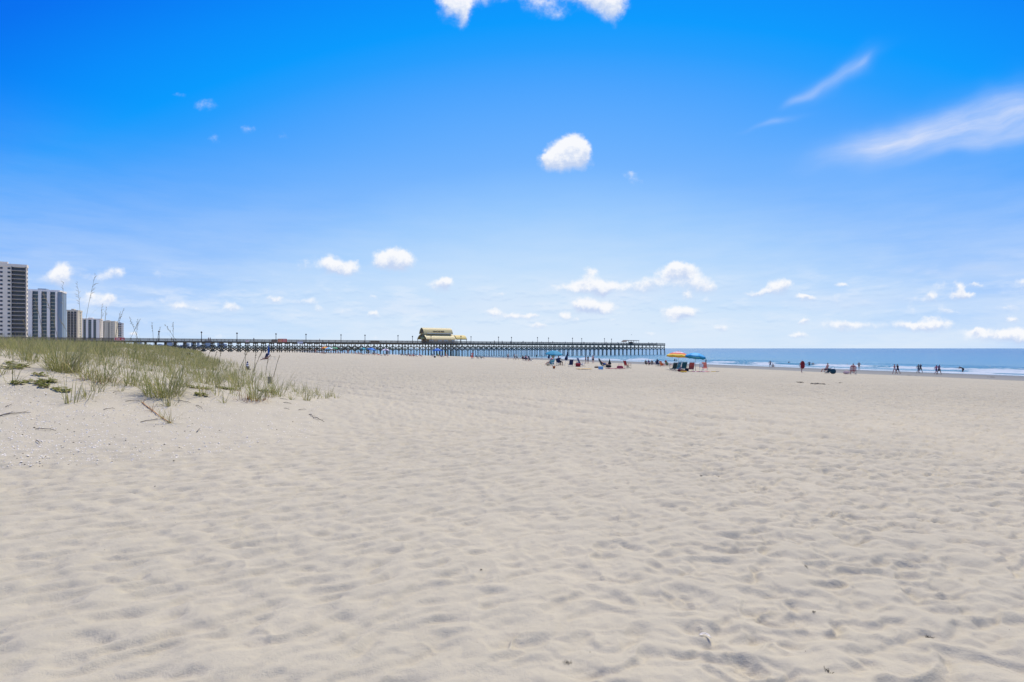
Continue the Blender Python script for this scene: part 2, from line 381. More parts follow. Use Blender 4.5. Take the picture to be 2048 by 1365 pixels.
# ------------------------------------------------------------------ sea
def sea_fields(X, Y):
    s, a = shore(X, Y); q = -s
    z = np.full(X.shape, SEA); foam = np.zeros(X.shape)
    near = np.exp(-np.clip(q, 0, None)/260.)
    z += .10*perlin(q/7+.4*perlin(q/20, a/40, 50), a/30, 51)*sstep(q, 4, 30)*near + .05*perlin(X/2.5, Y/2.5, 52)*near*sstep(q, 2, 14)
    for i, (q0, H, wd) in enumerate(((4, .14, 1.1), (11, .30, 1.3), (19, .42, 1.5), (30, .40, 1.8), (46, .32, 2.4))):
        qc = q0 + 3.0*perlin(a/33, q0, 60+i) + .9*perlin(a/7, q0, 70+i)
        act = sstep(perlin(a/26, q0*1.7, 80+i), -.25, .3)
        d = q-qc
        z += H*act*np.where(d < 0, np.exp(-(d/(wd*.6))**2), np.exp(-(d/(wd*1.6))**2))
        br = sstep(perlin(a/15, q0*2.3, 90+i), -.12, .25)*act*(1 if i < 3 else .7 if i == 3 else .18)
        foam += br*np.where(d < 0, np.exp(-(d/(wd*2.6))**2), np.exp(-(d/(wd*.5))**2))
    foam += .75*np.exp(-((q-1.2-1.2*perlin(a/9, 2, 99))/1.5)**2)
    foam += .52*sstep(q, -1, 2)*(1-sstep(q, 14, 30))*(.65+1.1*perlin(a/9, q/1.3, 98))
    return z, foam
def water_material():
    m = bpy.data.materials.new('sea_water'); m.use_nodes = True; t = NT(m.node_tree); b = t.n['Principled BSDF']
    ge = t.n.new('ShaderNodeNewGeometry'); P = ge.outputs['Position']
    at_ = t.n.new('ShaderNodeAttribute'); at_.attribute_name = 'foam'; fo = at_.outputs['Fac']
    as_ = t.n.new('ShaderNodeAttribute'); as_.attribute_name = 'deep'; deep = as_.outputs['Fac']
    pr = t.comb(t.vec('DOT_PRODUCT', P, (.916,.401,0), out=1), t.vec('DOT_PRODUCT', P, (-.401,.916,0), out=1), 0.)
    band = t.noise(t.vec('MULTIPLY', pr, (.05, .006, 1)), 1., 4, .6)
    c = t.ramp(deep, [(0., (.24,.30,.27,1)), (.10, (.11,.26,.30,1)), (.35, (.05,.22,.34,1)), (1., (.03,.15,.29,1))])
    c = t.mix(t.smooth(band, .35, .7, 0., .35), c, (.05,.16,.26,1))
    nz = t.noise(t.vec('MULTIPLY', pr, (.9, .45, 1)), 1.3, 6, .7)
    f = t.smooth(t.math('ADD', fo, t.math('MULTIPLY', t.math('SUBTRACT', nz, .5), 1.1)), .38, .72)
    c = t.mix(t.math('MULTIPLY', f, t.smooth(t.noise(t.vec('MULTIPLY', pr, (.6, .2, 1)), 2., 5, .7), .25, .6, .55, 1.)), c, (.50,.55,.56,1))
    t.put(b.inputs['Base Color'], c); t.put(b.inputs['Roughness'], t.math('MULTIPLY_ADD', f, .6, .22))
    b.inputs['IOR'].default_value = 1.33; b.inputs['Specular IOR Level'].default_value = .32
    b1 = t.n.new('ShaderNodeBump'); b1.inputs['Strength'].default_value = 1.0; b1.inputs['Distance'].default_value = .55
    h = t.math('ADD', t.noise(t.vec('MULTIPLY', pr, (.30, .12, 1)), 1., 5, .65), t.math('MULTIPLY', t.noise(t.vec('MULTIPLY', pr, (1., .6, 1)), 1.6, 5, .6), .3))
    t.put(b1.inputs['Height'], h); t.put(b.inputs['Normal'], b1.outputs[0])
    return m
saz = np.radians(np.concatenate([np.arange(-32, 50.01, .14), np.arange(54, 131, 4.)]))
srr = np.concatenate([52*1.0085**np.arange(0, 270), 52*1.0085**269*1.05**np.arange(1, 88)])
o = sheet('sea', saz, srr, lambda X, Y: sea_fields(X, Y)[0], water_material(),
          {'foam': lambda X, Y: sea_fields(X, Y)[1], 'deep': lambda X, Y: np.clip(-shore(X, Y)[0]/700, 0, 1)**.6})
o['kind'] = 'structure'
print('tris ground', (len(az)-1)*(len(rr)-1)*2, 'sea', (len(saz)-1)*(len(srr)-1)*2)

# ------------------------------------------------------------------ materials of the built things
WOOD = mat('weathered_wood', (.18,.145,.10), .85, .35, 3, .3)
WOODG = mat('greenish_wood', (.145,.135,.088), .85, .35, 3, .3)
WOODP = mat('pale_wood', (.36,.31,.20), .85, .25, 3, .3)
DARKMETAL = mat('dark_metal', (.03,.03,.035), .5, .2, 8)
ROOFTAN = mat('tan_metal_roof', (.74,.60,.25), .55, .08, 2)
ROOFSOFFIT = mat('roof_end_lattice', (.12,.11,.07), .8, .4, 4)
AWN = mat('yellow_awning', (.80,.60,.18), .7, .08, 3)
CONC = mat('pale_concrete', (.86,.75,.58), .8, .06, .3)
CONCW = mat('white_concrete', (.88,.82,.70), .8, .05, .3)
CONCB = mat('beige_concrete', (.66,.58,.42), .8, .06, .3)
CONCG = mat('grey_concrete', (.42,.43,.43), .8, .06, .3)
BLUEW = mat('blue_grey_wall', (.24,.31,.36), .7, .06, .3)
GLASSD = mat('dark_glazing', (.035,.04,.05), .2, .4, .6, spec=.5)
GLASSB = mat('bluegreen_glazing', (.04,.08,.10), .15, .4, .6, spec=.6)
RAILG = mat('balcony_rail', (.13,.13,.135), .6, .2, 1)
def col(name, r, g, b, rough=.75, var=.08):
    return mat(name, srgb(r, g, b), rough, var, 9)

# ------------------------------------------------------------------ the pier
PX0, PY0 = -140., 198.; EX, EY = .788, .616
PROT = math.atan2(EY, EX)
def pt(px, nn=0.):
    u = (px-1024)/F
    return (u*(PY0+EX*nn) - PX0 + EY*nn)/(EX-EY*u)
def pw(t, nn):
    return PX0+EX*t-EY*nn, PY0+EY*t+EX*nn
def pz(t, nn, y):
    """height of a point of the pier that shows at photograph row y"""
    return EYE+(697-y)/F*pw(t, nn)[1]
DECK = 4.35
pier = thing('fishing_pier', 'long wooden fishing pier on rows of piles running out over the sea', 'pier', (PX0, PY0, 0), PROT)
T0, T1 = -75., pt(1329)
bents = []; t = T0
while t < T1+.5:
    bents.append(t); t += 3.2 + 1.0*max(0, min(1, (t-90)/200))
tA, tB = pt(836), pt(940)
def loc_g(t, nn): return gz(*pw(t, nn))
u_pile = MB().tube([(0,0,0),(0,0,1)], [.19,.16], 8, False).mesh('pile', WOODG, True)
u_pale = MB().tube([(0,0,0),(0,0,1)], [.19,.16], 8, False).mesh('pale_pile', WOODP, True)
u_cap = MB().box((0,3.5,0), (.32,7.6,.34)).mesh('pile_cap', WOOD)
xb = MB().beam((0,0,0), (1,0,1), .09, .13).beam((0,.1,1), (1,.1,0), .09, .13)
u_x = xb.mesh('cross_brace', WOODG); u_xp = xb.mesh('cross_brace_pale', WOODP)
yb = MB().beam((.12,0,0), (.12,1,1), .07, .03).beam((-.12,0,1), (-.12,1,0), .07, .03)
u_y = yb.mesh('transverse_brace', WOODG)
piles = []
for t in bents:
    for nn in (.35, 3.5, 6.65): piles.append((t, nn, False))
    if tA-2 < t < tB: 
        for nn in (10., 13., 16.): piles.append((t, nn, True))
piles.sort(key=lambda p: pw(p[0], p[1])[1] + (60 if p[1] > 7 else 0))
far = MB()
for k, (t, nn, ex) in enumerate(piles):
    g = max(loc_g(t, nn), -7.5) - .4; h = DECK-.55-g
    if k < 296:
        p = link('pile', u_pale if (random.random() < .18 or (tA < t < tB and nn < 1 and random.random() < .6)) else u_pile, pier, (t, nn, g)); p.scale = (1,1,h)
    else: far.tube([(t,nn,g),(t,nn,g+h)], [.19,.16], 7, False)
o = far.build('far_pile', WOODG, pier, True); o['kind'] = 'stuff'
for k, t in enumerate(bents):
    p = link('pile_cap', u_cap, pier, (t, 0, DECK-.62))
    if tA-2 < t < tB: p.scale = (1, 2.2, 1)
    g = max(loc_g(t, 3), -1.6)
    z0 = max(g+.25, .5); z1 = 2.95
    yb_ = link('transverse_brace', u_y, pier, (t, .35, z0)); yb_.scale = (1, 6.3, z1-z0)
    if k+1 < len(bents):
        L = bents[k+1]-t
        for nn in (.35-.26, 6.65):
            pale = tA-4 < t < tB+4 and nn < 1
            x = link('cross_brace', u_xp if pale else u_x, pier, (t, nn, z0)); x.scale = (L, 1, z1-z0)
Lp = T1-T0; mid = (T0+T1)/2
MB().box((mid, 3.5, DECK-.06), (Lp+1.2, 7.6, .12)).build('deck', WOOD, pier)
for nn in (.35, 2.4, 4.6, 6.65): MB().box((mid, nn, DECK-.285), (Lp+1, .18, .32)).build('stringer', WOOD, pier)
MB().box((mid, -.36, DECK-.22), (Lp+1.2, .08, .30)).build('edge_board', WOODG, pier)
MB().box(((tA+tB)/2, 12.4, DECK-.07), (tB-tA+2, 9.9, .12)).build('wide_platform', WOOD, pier)
for nn in (-.25, 7.25):
    MB().box((mid, nn, DECK+1.08), (Lp+1, .30, .07)).build('hand_rail', WOOD, pier)
    for zz, hh in ((.80,.16), (.46,.14), (.14,.14)): MB().box((mid, nn, DECK+zz), (Lp+1, .05, hh)).build('mid_rail', WOOD, pier)
MB().box((T1+.55, 3.5, DECK+1.08), (.3, 7.5, .07)).box((T1+.55,3.5,DECK+.6), (.05,7.5,.15)).build('end_rail', WOOD, pier)
u_post = MB().box((0,0,.5), (.11,.11,1.1)).mesh('rail_post', WOOD)
nr_ = 142
for k in range(nr_):
    for nn in (-.16, 7.16): link('rail_post', u_post, pier, (T0+Lp*k/(nr_-1), nn, DECK+.01))
# long raking piles at the seaward end
for dx, nn in ((1.6,.2), (1.6,6.8), (1.4,3.5)):
    MB().tube([(T1+dx, nn, -8), (T1+.2, nn, DECK-.3)], [.22,.17], 8).build('raking_pile', WOODG, pier, True)

def arch(f, yc, ry, z0, rz, a0=R(30)):
    """point of a flattened arch that springs at a slant from its feet"""
    a = a0+(math.pi-2*a0)*f
    return yc-ry*math.cos(a)/math.cos(a0), z0+rz*(math.sin(a)-math.sin(a0))/(1-math.sin(a0))
def vault(x0, x1, y0, y1, z0, z1, n=18, th=.12, seams=True):
    """barrel roof running along x, with standing seams"""
    m = MB(); yc, ry, rz = (y0+y1)/2, (y1-y0)/2, z1-z0
    pts = [arch(i/n, yc, ry, z0, rz) for i in range(n+1)]
    pin = [arch(i/n, yc, ry-th, z0, rz-th) for i in range(n+1)]
    V = []
    for x in (x0, x1):
        V += [(x, y, z) for y, z in pts] + [(x, y, z) for y, z in pin]
    k = n+1; Fc = []
    for i in range(n):
        Fc += [(i, i+1, 2*k+i+1, 2*k+i), (k+i+1, k+i, 3*k+i, 3*k+i+1), (i, k+i, k+i+1, i+1), (2*k+i+1, 3*k+i+1, 3*k+i, 2*k+i)]
    Fc += [(0, 2*k, 3*k, k), (n, k+n, 3*k+n, 2*k+n)]
    m.add(V, Fc)
    if seams:
        ns = int((x1-x0)/.75)
        for j in range(1, ns):
            x = x0+(x1-x0)*j/ns
            V = []
            for xx in (x-.04, x+.04):
                V += [(xx, *arch(i/n, yc, ry+.05, z0, rz+.05)) for i in range(n+1)]
            m.add(V, [(i, i+1, k+i+1, k+i) for i in range(n)])
    return m
ph = thing('pier_building', 'tan barrel roofed shop building standing on the pier deck', 'building', (PX0, PY0, 0), PROT)
a0, a1 = pt(853, 2.5), pt(912, 2.5)
vault(a0, a1, 2.5, 12.5, 6.35, 9.15).build('lower_roof', ROOFTAN, ph)
b0, b1 = pt(848, 5), pt(906, 5)
vault(b0, b1, 4.9, 10.3, 9.2, 12.4).build('upper_roof', ROOFTAN, ph)
m = MB()
for (x, y0, y1, z0, z1) in ((a0+.5, 2.7, 12.3, 6.35, 8.95), (a1-.3, 2.7, 12.3, 6.35, 8.95), (b0+.4, 5.2, 10.0, 9.75, 12.2), (b1-.3, 5.2, 10.0, 9.75, 12.2)):
    yc, ry = (y0+y1)/2, (y1-y0)/2
    V = [(x, *arch(i/14, yc, ry, z0, z1-z0)) for i in range(15)]
    V += [(x+.12, y, z) for _, y, z in V]
    m.add(V, [tuple(range(14,-1,-1)), tuple(range(15,30))])
m.build('gable_infill', ROOFSOFFIT, ph)
m = MB()
for i in range(5):
    y = 3.4+2.05*i; m.box((a0+.42, y, 6.4+1.05*math.sin(math.pi*(i+.5)/5)), (.1,.1,1.9*math.sin(math.pi*(i+.5)/5)))
m.build('gable_lattice', ROOFTAN, ph)
MB().box(((a0+a1)/2, 7.5, 9.42), (a1-a0-3, 6.0, .7)).build('roof_curb', mat('cream_trim', (.75,.68,.45), .7, .05), ph)
WALLB = mat('brown_shingle_wall', (.85,.60,.30), .85, .15, 4, .2)
MB().box(((a0+a1)/2+.8, 7.45, (DECK+6.4)/2+.003), (a1-a0-3.2, 9.7, 6.4-DECK)).build('shop_wall', WALLB, ph)
WINW = mat('white_window', (.82,.72,.50), .8, .05, spec=.1)
for px_, wd in ((860.5,1.5),(864,1.2),(877.5,1.2),(881,1.1),(889,1.3),(893,1.3),(905.5,1.6)):
    x = pt(px_, 3)
    w_ = MB().box((x, 2.57, 5.55), (wd, .08, 1.15)).build('window', WINW, ph)
    MB().box((x, 2.515, 5.55), (wd*.78, .03, .85)).build('pane', mat('milky_pane', (.85,.74,.50), .8, .1, spec=.1), w_)
MB().box((a0+.72, 6.6, 5.4), (.1, 1.5, 2.05)).build('entrance_door', mat('door_dark', (.07,.06,.05), .5), ph)
vault(a0-1.6, a0+.6, 5.2, 8.6, 6.45, 7.75, 10, .08, False).build('entrance_awning', AWN, ph)
for y in (2.75, 12.25): MB().box((a0+.2, y, (DECK+6.4)/2), (.22,.22,6.4-DECK)).build('roof_post', WOODP, ph)
c0, c1 = pt(913, 3.2), pt(934, 3.2)
aw = vault(c0, c1, 3.2, 9.6, 6.65, 8.75, 12, .08, False).build('side_awning', AWN, ph)
MB().box(((c0+c1)/2, 3.16, 6.55), (c1-c0, .05, .5)).build('valance', AWN, aw)
for x, y in ((c0+.4,3.4),(c0+3,3.4),(c1-.2,3.4),(c0+.4,9.4),(c0+3,9.4),(c1-.2,9.4)):
    MB().box((x, y, (DECK+6.7)/2), (.2,.2,6.7-DECK)).build('awning_post', WOODG, ph)
def text_mesh(s, size, ext):
    c = bpy.data.curves.new('t', 'FONT'); c.body = s; c.size = size; c.extrude = ext; c.align_x = 'CENTER'; c.offset = size*.02
    o = bpy.data.objects.new('t', c); COL.objects.link(o)
    me = bpy.data.meshes.new_from_object(o.evaluated_get(bpy.context.evaluated_depsgraph_get()))
    bpy.data.objects.remove(o); bpy.data.curves.remove(c); return me
tm = text_mesh('APACHE PIER', 1.15, .04); tm.materials.append(mat('black_lettering', (.012,.012,.014), .5))
tx = link('sign_lettering', tm, ph, (pt(877.5, 5), 4.93, 10.05)); tx.rotation_euler = (R(76), 0, 0)
# shelter at the end of the pier
sh = thing('pier_shelter', 'open roofed shelter on posts near the seaward end of the pier', 'shelter', (PX0, PY0, 0), PROT)
s0, s1 = pt(1255, 2), pt(1277, 2)
MB().box(((s0+s1)/2, 3.6, 7.15), (s1-s0, 4.6, .3)).build('flat_roof', WOOD, sh)
m = MB(); m.add([(s0-2.2,1.3,6.0),(s0-2.2,5.9,6.0),(s0,5.9,7.28),(s0,1.3,7.28),(s0-2.2,1.3,6.12),(s0-2.2,5.9,6.12),(s0,5.9,7.4),(s0,1.3,7.4)], [(0,1,2,3),(7,6,5,4),(0,4,5,1),(1,5,6,2),(2,6,7,3),(3,7,4,0)]); m.build('sloping_roof', WOOD, sh)
for i in range(5):
    for y in (1.5, 5.7): MB().box((s0+.3+(s1-s0-.6)*i/4, y, DECK+1.35), (.14,.14,2.7)).build('post', WOOD, sh)
MB().box((s0+5.2, 3.2, DECK+.9), (2.6, 1.2, 1.8)).build('bait_counter', mat('brown_red_board', (.22,.10,.06), .8), sh)
# lamp posts on the rails
lamp_mb = MB().tube([(0,0,0),(0,0,.92)], [.15,.11], 7).mesh('post', DARKMETAL, True)
head_mb = MB().lathe([(.14,0),(.22,.06),(.30,.12),(.34,.36),(.2,.52),(.05,.68)], 8).mesh('lamp_head', DARKMETAL)
lamps = [(318,662),(403,663.5),(474,665.5),(552,667),(612,668),(682,669),(730,669.8),(796,670.7),(825,672.2),(862,671),(922,672),(942,673),(997,673.8),(1023,674.4),(1075,674.8),(1097,675.6),(1145,676),(1163.5,676.8),(1209,677),(1223,677.8)]
ORD = ['first','second','third','fourth','fifth','sixth','seventh','eighth','ninth','tenth']
nl = sum(1 for p, _ in lamps if p < 834); nrr = [p for p, _ in lamps if p > 936]
for i, (px_, ty) in enumerate(lamps):
    nn = -.15 if i % 2 == 0 else 7.15
    if px_ in (862, 922): nn = -.15
    t = pt(px_, nn); zt = pz(t, nn, ty)
    if px_ < 834: lb = f'dark lamp post on the pier rail, {ORD[nl-1-i]} to the left of the barrel roofed building'
    elif px_ == 862: lb = 'dark lamp post standing in front of the lower barrel roof on the pier'
    elif px_ == 922: lb = 'dark lamp post standing in front of the yellow awning on the pier'
    else: lb = f'dark lamp post on the pier rail, {ORD[nrr.index(px_)]} to the right of the yellow awning'
    x, y = pw(t, nn)
    L = thing('pier_lamp', lb, 'lamp post', (x, y, DECK), PROT, 'lamp posts along the pier')
    h = zt-DECK-.6
    p = link('post', lamp_mb, L, (0,0,0)); p.scale = (1,1,h/.92); link('lamp_head', head_mb, L, (0,0,h))
# boards and banners hung on the rail
def sign(name, label, x0, x1, y0, y1, m, marks=(), cat='sign'):
    t0_, t1_ = pt(x0, -.32), pt(x1, -.32); tc = (t0_+t1_)/2; z1, z0 = pz(tc, -.32, y0), pz(tc, -.32, y1)
    x, y = pw(tc, -.36)
    s = thing(name, label, cat, (x, y, z0), PROT); W, H = t1_-t0_, z1-z0
    MB().box((0,-.06,H/2), (W,.06,H)).build('panel', m, s)
    for nm, mm, fx, fz, fw, fh in marks: MB().box((W*(fx-.5), -.11, H*fz), (W*fw, .03, H*fh)).build(nm, mm, s)
    return s
RED = col('sign_red', 205, 70, 72); CREAM = col('sign_cream', 235, 215, 195); ORNG = col('sign_orange', 222, 150, 110)
sign('banner', 'faded red banner with pale border on the pier rail above the dune grass', 228.5, 249, 675.3, 681.8, RED,
     [('border', CREAM,.5,.95,.98,.09),('border', CREAM,.5,.06,.98,.10),('border', CREAM,.03,.5,.05,.8),('lettering', CREAM,.35,.5,.4,.28),('lettering', CREAM,.8,.45,.22,.3)])
sign('banner', 'cream and red banner with lines of print hung on the pier rail', 555, 573.5, 678, 684.6, RED,
     [('pale_half', ORNG,.25,.5,.48,.94),('lettering', CREAM,.26,.72,.40,.14),('lettering', CREAM,.26,.3,.40,.12),('lettering', CREAM,.72,.70,.36,.16),('lettering', CREAM,.72,.3,.36,.16),('border', CREAM,.02,.5,.04,.98)])
sign('board', 'plain pale grey board hung low on the pier rail', 594.5, 606, 683.2, 687.6, col('board_grey', 190, 192, 198), [('frame', CONC,.5,.97,1.,.07)])
sign('board', 'dark board on the pier rail beside the cream and red banner', 543.5, 554.2, 679, 686.5, WOOD, [('frame', WOODG,.5,.95,1.,.08)])
sign('board', 'dark board on the pier rail left of the barrel roofed building', 741, 758.5, 681.6, 688, WOOD, [('frame', WOODG,.5,.95,1.,.08),('lettering', WOODP,.45,.55,.6,.12)])
sign('sign', 'small round whitish sign on the pier rail', 491, 497, 680.3, 684.6, col('sign_white', 225, 205, 200), [('disc', col('disc_pink', 215, 185, 180),.5,.5,.7,.7)])

# ------------------------------------------------------------------ apartment towers
DS = Vector((-.916,-.401,0)); DE = Vector((-.401,.916,0)); UP = Vector((0,0,1))
def hit(C, d, px):
    u = (px-1024)/F; return (u*C.y-C.x)/(d.x-u*d.y)
def tower(name, label, pxL, pxC, pxR, depth, ytop, floors, wall, fs, fe, base=1.5, roofm=None, par=1.6, rot=0.):
    DS, DE = (Matrix.Rotation(R(rot), 3, 'Z') @ v for v in (globals()['DS'], globals()['DE']))
    C = Vector(((pxC-1024)/F*depth, depth, base)); H = EYE+(697-ytop)/F*depth - base
    wS = hit(C, DS, pxL); wE = max(hit(C, DE, pxR), 4)
    o = thing(name, label, 'building', C)
    MB().box(DS*wS/2+DE*wE/2+UP*(H/2-1), (wS, wE, H+2), (DS, DE, UP)).build('wall', wall, o)
    rf = MB().box(DS*wS/2+DE*wE/2+UP*(H+par/2), (wS+.5, wE+.5, par), (DS, DE, UP)).build('roof', roofm or wall, o)
    MB().box(DS*wS*.6+DE*wE*.5+UP*(H+par+.7), (wS*.25, min(wE*.4, 8), 1.4), (DS, DE, UP)).build('plant_room', wall, rf)
    fh = H/floors
    for (along, wd, nrm, spec) in ((DS, wS, -DE, fs), (DE, wE, -DS, fe)):
        for it in spec:
            kind, f0, f1 = it[:3]; a = (f0+f1)/2*wd; w = (f1-f0)*wd
            if kind == 'fin':
                MB().box(along*a+nrm*.9+UP*(H/2), (w, 1.8, H), (along, nrm, UP)).build('pier_fin', it[3], o)
            elif kind == 'win':
                fr = MB().box((0,0,0), (w, .16, fh*.5), (along, nrm, UP)); fr.k = 1; fr.box(nrm*.09, (w*.86, .06, fh*.4), (along, nrm, UP))
                me = fr.mesh('window', [it[4] if len(it) > 4 else CONCG, it[3]])
                for k in range(floors): link('window', me, o, along*a+nrm*.06+UP*(fh*(k+.55)))
            elif kind == 'balc':
                MB().box(along*a+nrm*.05+UP*(H/2), (w, .1, H-.6), (along, nrm, UP)).build('glazing', it[3], o)
                dp = it[4]
                b = MB(); b.k = 2; b.box(nrm*(dp/2+.1), (w, dp, .17), (along, nrm, UP)); b.k = 1
                b.box(nrm*(dp+.04)+UP*.82, (w, .05, .10), (along, nrm, UP)); b.box(nrm*(dp+.04)+UP*.42, (w, .03, .62), (along, nrm, UP))
                b.k = 0
                for q in range(it[5]+1): b.box(along*(w*(q/max(it[5],1)-.5)*.98)+nrm*(dp/2+.1)+UP*(fh/2), (.22, dp*.9, fh), (along, nrm, UP))
                me = b.mesh('balcony', [it[6], it[7], CONC])
                for k in range(floors): link('balcony', me, o, along*a+UP*(fh*k+.1))
            elif kind == 'glass':
                MB().box(along*a+nrm*.08+UP*(H/2), (w, .16, H-1), (along, nrm, UP)).build('glazing', it[3], o)
    return o
tower('apartment_tower', 'tallest tan apartment tower with dark balconies at the left edge', -30, 53, 56, 390, 535.5, 20, CONC,
      [('balc',.015,.355,GLASSD,1.3,1,RAILG,RAILG),('win',.395,.465,GLASSD),('win',.58,.65,GLASSD),('win',.80,.87,GLASSD)], [('win',.3,.7,GLASSD)], par=2.0, rot=6.4)
tower('apartment_tower', 'white apartment tower with broad white fins between blue glazed balcony strips', 52, 119, 133, 475, 584.5, 16, BLUEW,
      [('fin',.93,1.0,CONCW),('fin',.80,.93,CONCW),('balc',.62,.80,GLASSB,1.1,1,CONCG,GLASSB),('fin',.53,.62,CONCW),('balc',.36,.53,GLASSB,1.1,1,CONCG,GLASSB),('fin',.27,.36,CONCW),('balc',.11,.27,GLASSB,1.1,1,CONCG,GLASSB),('fin',.06,.11,CONCW)],
      [('fin',.0,.12,BLUEW)], roofm=CONCW)
tower('apartment_tower', 'beige apartment block with rows of open balconies behind the tall grass stalks', 133.5, 156, 164.5, 578, 623.5, 14, CONCB,
      [('balc',.06,.94,GLASSD,1.4,3,CONC,RAILG)], [('win',.4,.6,GLASSD)])
tower('apartment_tower', 'pale apartment block with white fins and dark glass strips beyond the beige block', 164.5, 201, 206, 800, 640, 14, CONC,
      [('fin',.93,1,CONCW),('balc',.78,.93,GLASSB,1.2,1,CONCG,GLASSB),('fin',.66,.78,CONCW),('balc',.48,.66,GLASSB,1.2,1,CONCG,GLASSB),('fin',.38,.48,CONCW),('balc',.22,.38,GLASSB,1.2,1,CONCG,GLASSB),('fin',.06,.22,CONCW)], [('win',.3,.7,GLASSD)])
tower('apartment_tower', 'plain beige apartment block with a narrow dark vertical strip', 203, 230, 236, 900, 644.5, 14, CONCB,
      [('win',.80,.88,GLASSD,CONCB),('win',.56,.60,GLASSD,CONCB),('glass',.42,.48,GLASSD),('win',.2,.26,GLASSD,CONCB)], [('win',.4,.6,GLASSD)])
tower('apartment_tower', 'grey apartment block with white balconies at the right end of the tower row', 235, 244.5, 247.5, 980, 648, 13, CONCG,
      [('balc',.10,.9,GLASSD,1.4,2,CONCW,CONCW)], [('win',.3,.7,GLASSD)])

# ------------------------------------------------------------------ far shore: skyline and trees seen under the pier
FARW = mat('far_wall_hazed', (.34,.42,.50), .8, .1, .05)  # pale blue of distance haze painted into the wall colour; no haze volume
rs = random.Random(5)
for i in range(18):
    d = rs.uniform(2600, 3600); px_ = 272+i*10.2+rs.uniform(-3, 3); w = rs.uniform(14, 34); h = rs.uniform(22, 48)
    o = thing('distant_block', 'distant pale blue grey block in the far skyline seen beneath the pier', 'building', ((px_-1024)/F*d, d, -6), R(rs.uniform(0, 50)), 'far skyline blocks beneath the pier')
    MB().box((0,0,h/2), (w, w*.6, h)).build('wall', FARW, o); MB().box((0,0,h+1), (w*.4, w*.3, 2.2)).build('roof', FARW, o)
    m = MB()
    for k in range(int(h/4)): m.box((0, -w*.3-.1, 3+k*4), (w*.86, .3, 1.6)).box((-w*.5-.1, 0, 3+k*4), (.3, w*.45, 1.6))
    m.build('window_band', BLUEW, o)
m = MB(); rs = random.Random(9)
for i in range(520):
    f = i/520; px_ = 120+f*690; d = 2200-900*(1-abs(f-.45))+rs.uniform(-120, 120)
    x = (px_-1024)/F*d; zb = -4.; hh = rs.uniform(2.5, 7)*(1.15-.5*f); ww = rs.uniform(7, 18)
    V = []; 
    for a in range(7):
        an = a/7*2*math.pi; k = rs.uniform(.7, 1.15); V.append((x+ww*k*math.cos(an), d+ww*k*math.sin(an), zb+1))
    for a in range(7):
        an = a/7*2*math.pi+.3; k = rs.uniform(.4, .9); V.append((x+ww*k*math.cos(an), d+ww*k*math.sin(an), zb+hh*rs.uniform(.6, .95)+2))
    V.append((x, d, zb+hh+2.6))
    m.add(V, [(a, (a+1) % 7, 7+(a+1) % 7, 7+a) for a in range(7)]+[(7+a, 7+(a+1) % 7, 14) for a in range(7)])
o = m.build('far_treeline', mat('far_foliage_hazed', (.15,.19,.16), .9, .3, .05), None); o['kind'] = 'stuff'  # foliage colour lightened and greyed to stand in for distance haze

# ------------------------------------------------------------------ dune plants
def leaf_mat(name, lo, hi):
    m = bpy.data.materials.new(name); m.use_nodes = True; t = NT(m.node_tree); b = t.n['Principled BSDF']
    a = t.n.new('ShaderNodeAttribute'); a.attribute_name = 'tint'
    c = t.ramp(a.outputs['Fac'], [(0., (*lo, 1)), (.55, (*hi, 1)), (.85, (.42,.36,.16,1)), (1., (.46,.38,.20,1))])
    t.put(b.inputs['Base Color'], c); b.inputs['Roughness'].default_value = .55; b.inputs['Specular IOR Level'].default_value = .3
    tr = t.n.new('ShaderNodeBsdfTranslucent'); t.put(tr.inputs[0], c)
    mx = t.n.new('ShaderNodeMixShader'); mx.inputs[0].default_value = .5
    t.l.new(b.outputs[0], mx.inputs[1]); t.l.new(tr.outputs[0], mx.inputs[2])
    t.l.new(mx.outputs[0], t.n['Material Output'].inputs[0]); return m
GRASS = leaf_mat('sea_oats_leaf', (.15,.18,.055), (.37,.35,.13))
REDLEAF = leaf_mat('dry_red_leaf', (.20,.09,.04), (.30,.14,.06))
VINE = leaf_mat('vine_leaf', (.17,.21,.04), (.32,.32,.08))
STALK = mat('dry_stalk', (.17,.15,.07), .8, .3, 9)
SEEDH = mat('seed_head', (.27,.22,.12), .9, .25, 14)
RUNNER = mat('orange_runner', (.56,.30,.11), .7, .25, 12)
def blades(P, L, W, lean, az, tint, curl, seg=4):
    """numpy strips: base points P (n,3), length, width, lean from vertical, azimuth"""
    n = len(P); k = np.linspace(0, 1, seg+1)[None, :]
    th = lean[:, None]*(.55+curl[:, None]*k*1.1)
    ds = (L/seg)[:, None]
    r = np.cumsum(np.sin(th)*ds, 1)-np.sin(th[:, :1])*ds; h = np.cumsum(np.cos(th)*ds, 1)-np.cos(th[:, :1])*ds
    cx, sx = np.cos(az)[:, None], np.sin(az)[:, None]
    X = P[:, 0:1]+r*cx; Y = P[:, 1:2]+r*sx; Z = P[:, 2:3]+h-.03
    tw = az[:, None]+np.pi/2+curl[:, None]*.8*k
    wv = (W[:, None]/2)*np.clip(1.02-k**1.7, .04, 1)
    A = np.stack([X-np.cos(tw)*wv, Y-np.sin(tw)*wv, Z], 2); B = np.stack([X+np.cos(tw)*wv, Y+np.sin(tw)*wv, Z+.15*wv], 2)
    V = np.stack([A, B], 2).reshape(-1, 3)
    i = np.arange(n)[:, None]*(seg+1)*2 + np.arange(seg)[None, :]*2
    Fq = np.stack([i, i+1, i+3, i+2], 2).reshape(-1, 4)
    T = np.repeat(tint, (seg+1)*2)
    return V, Fq, T
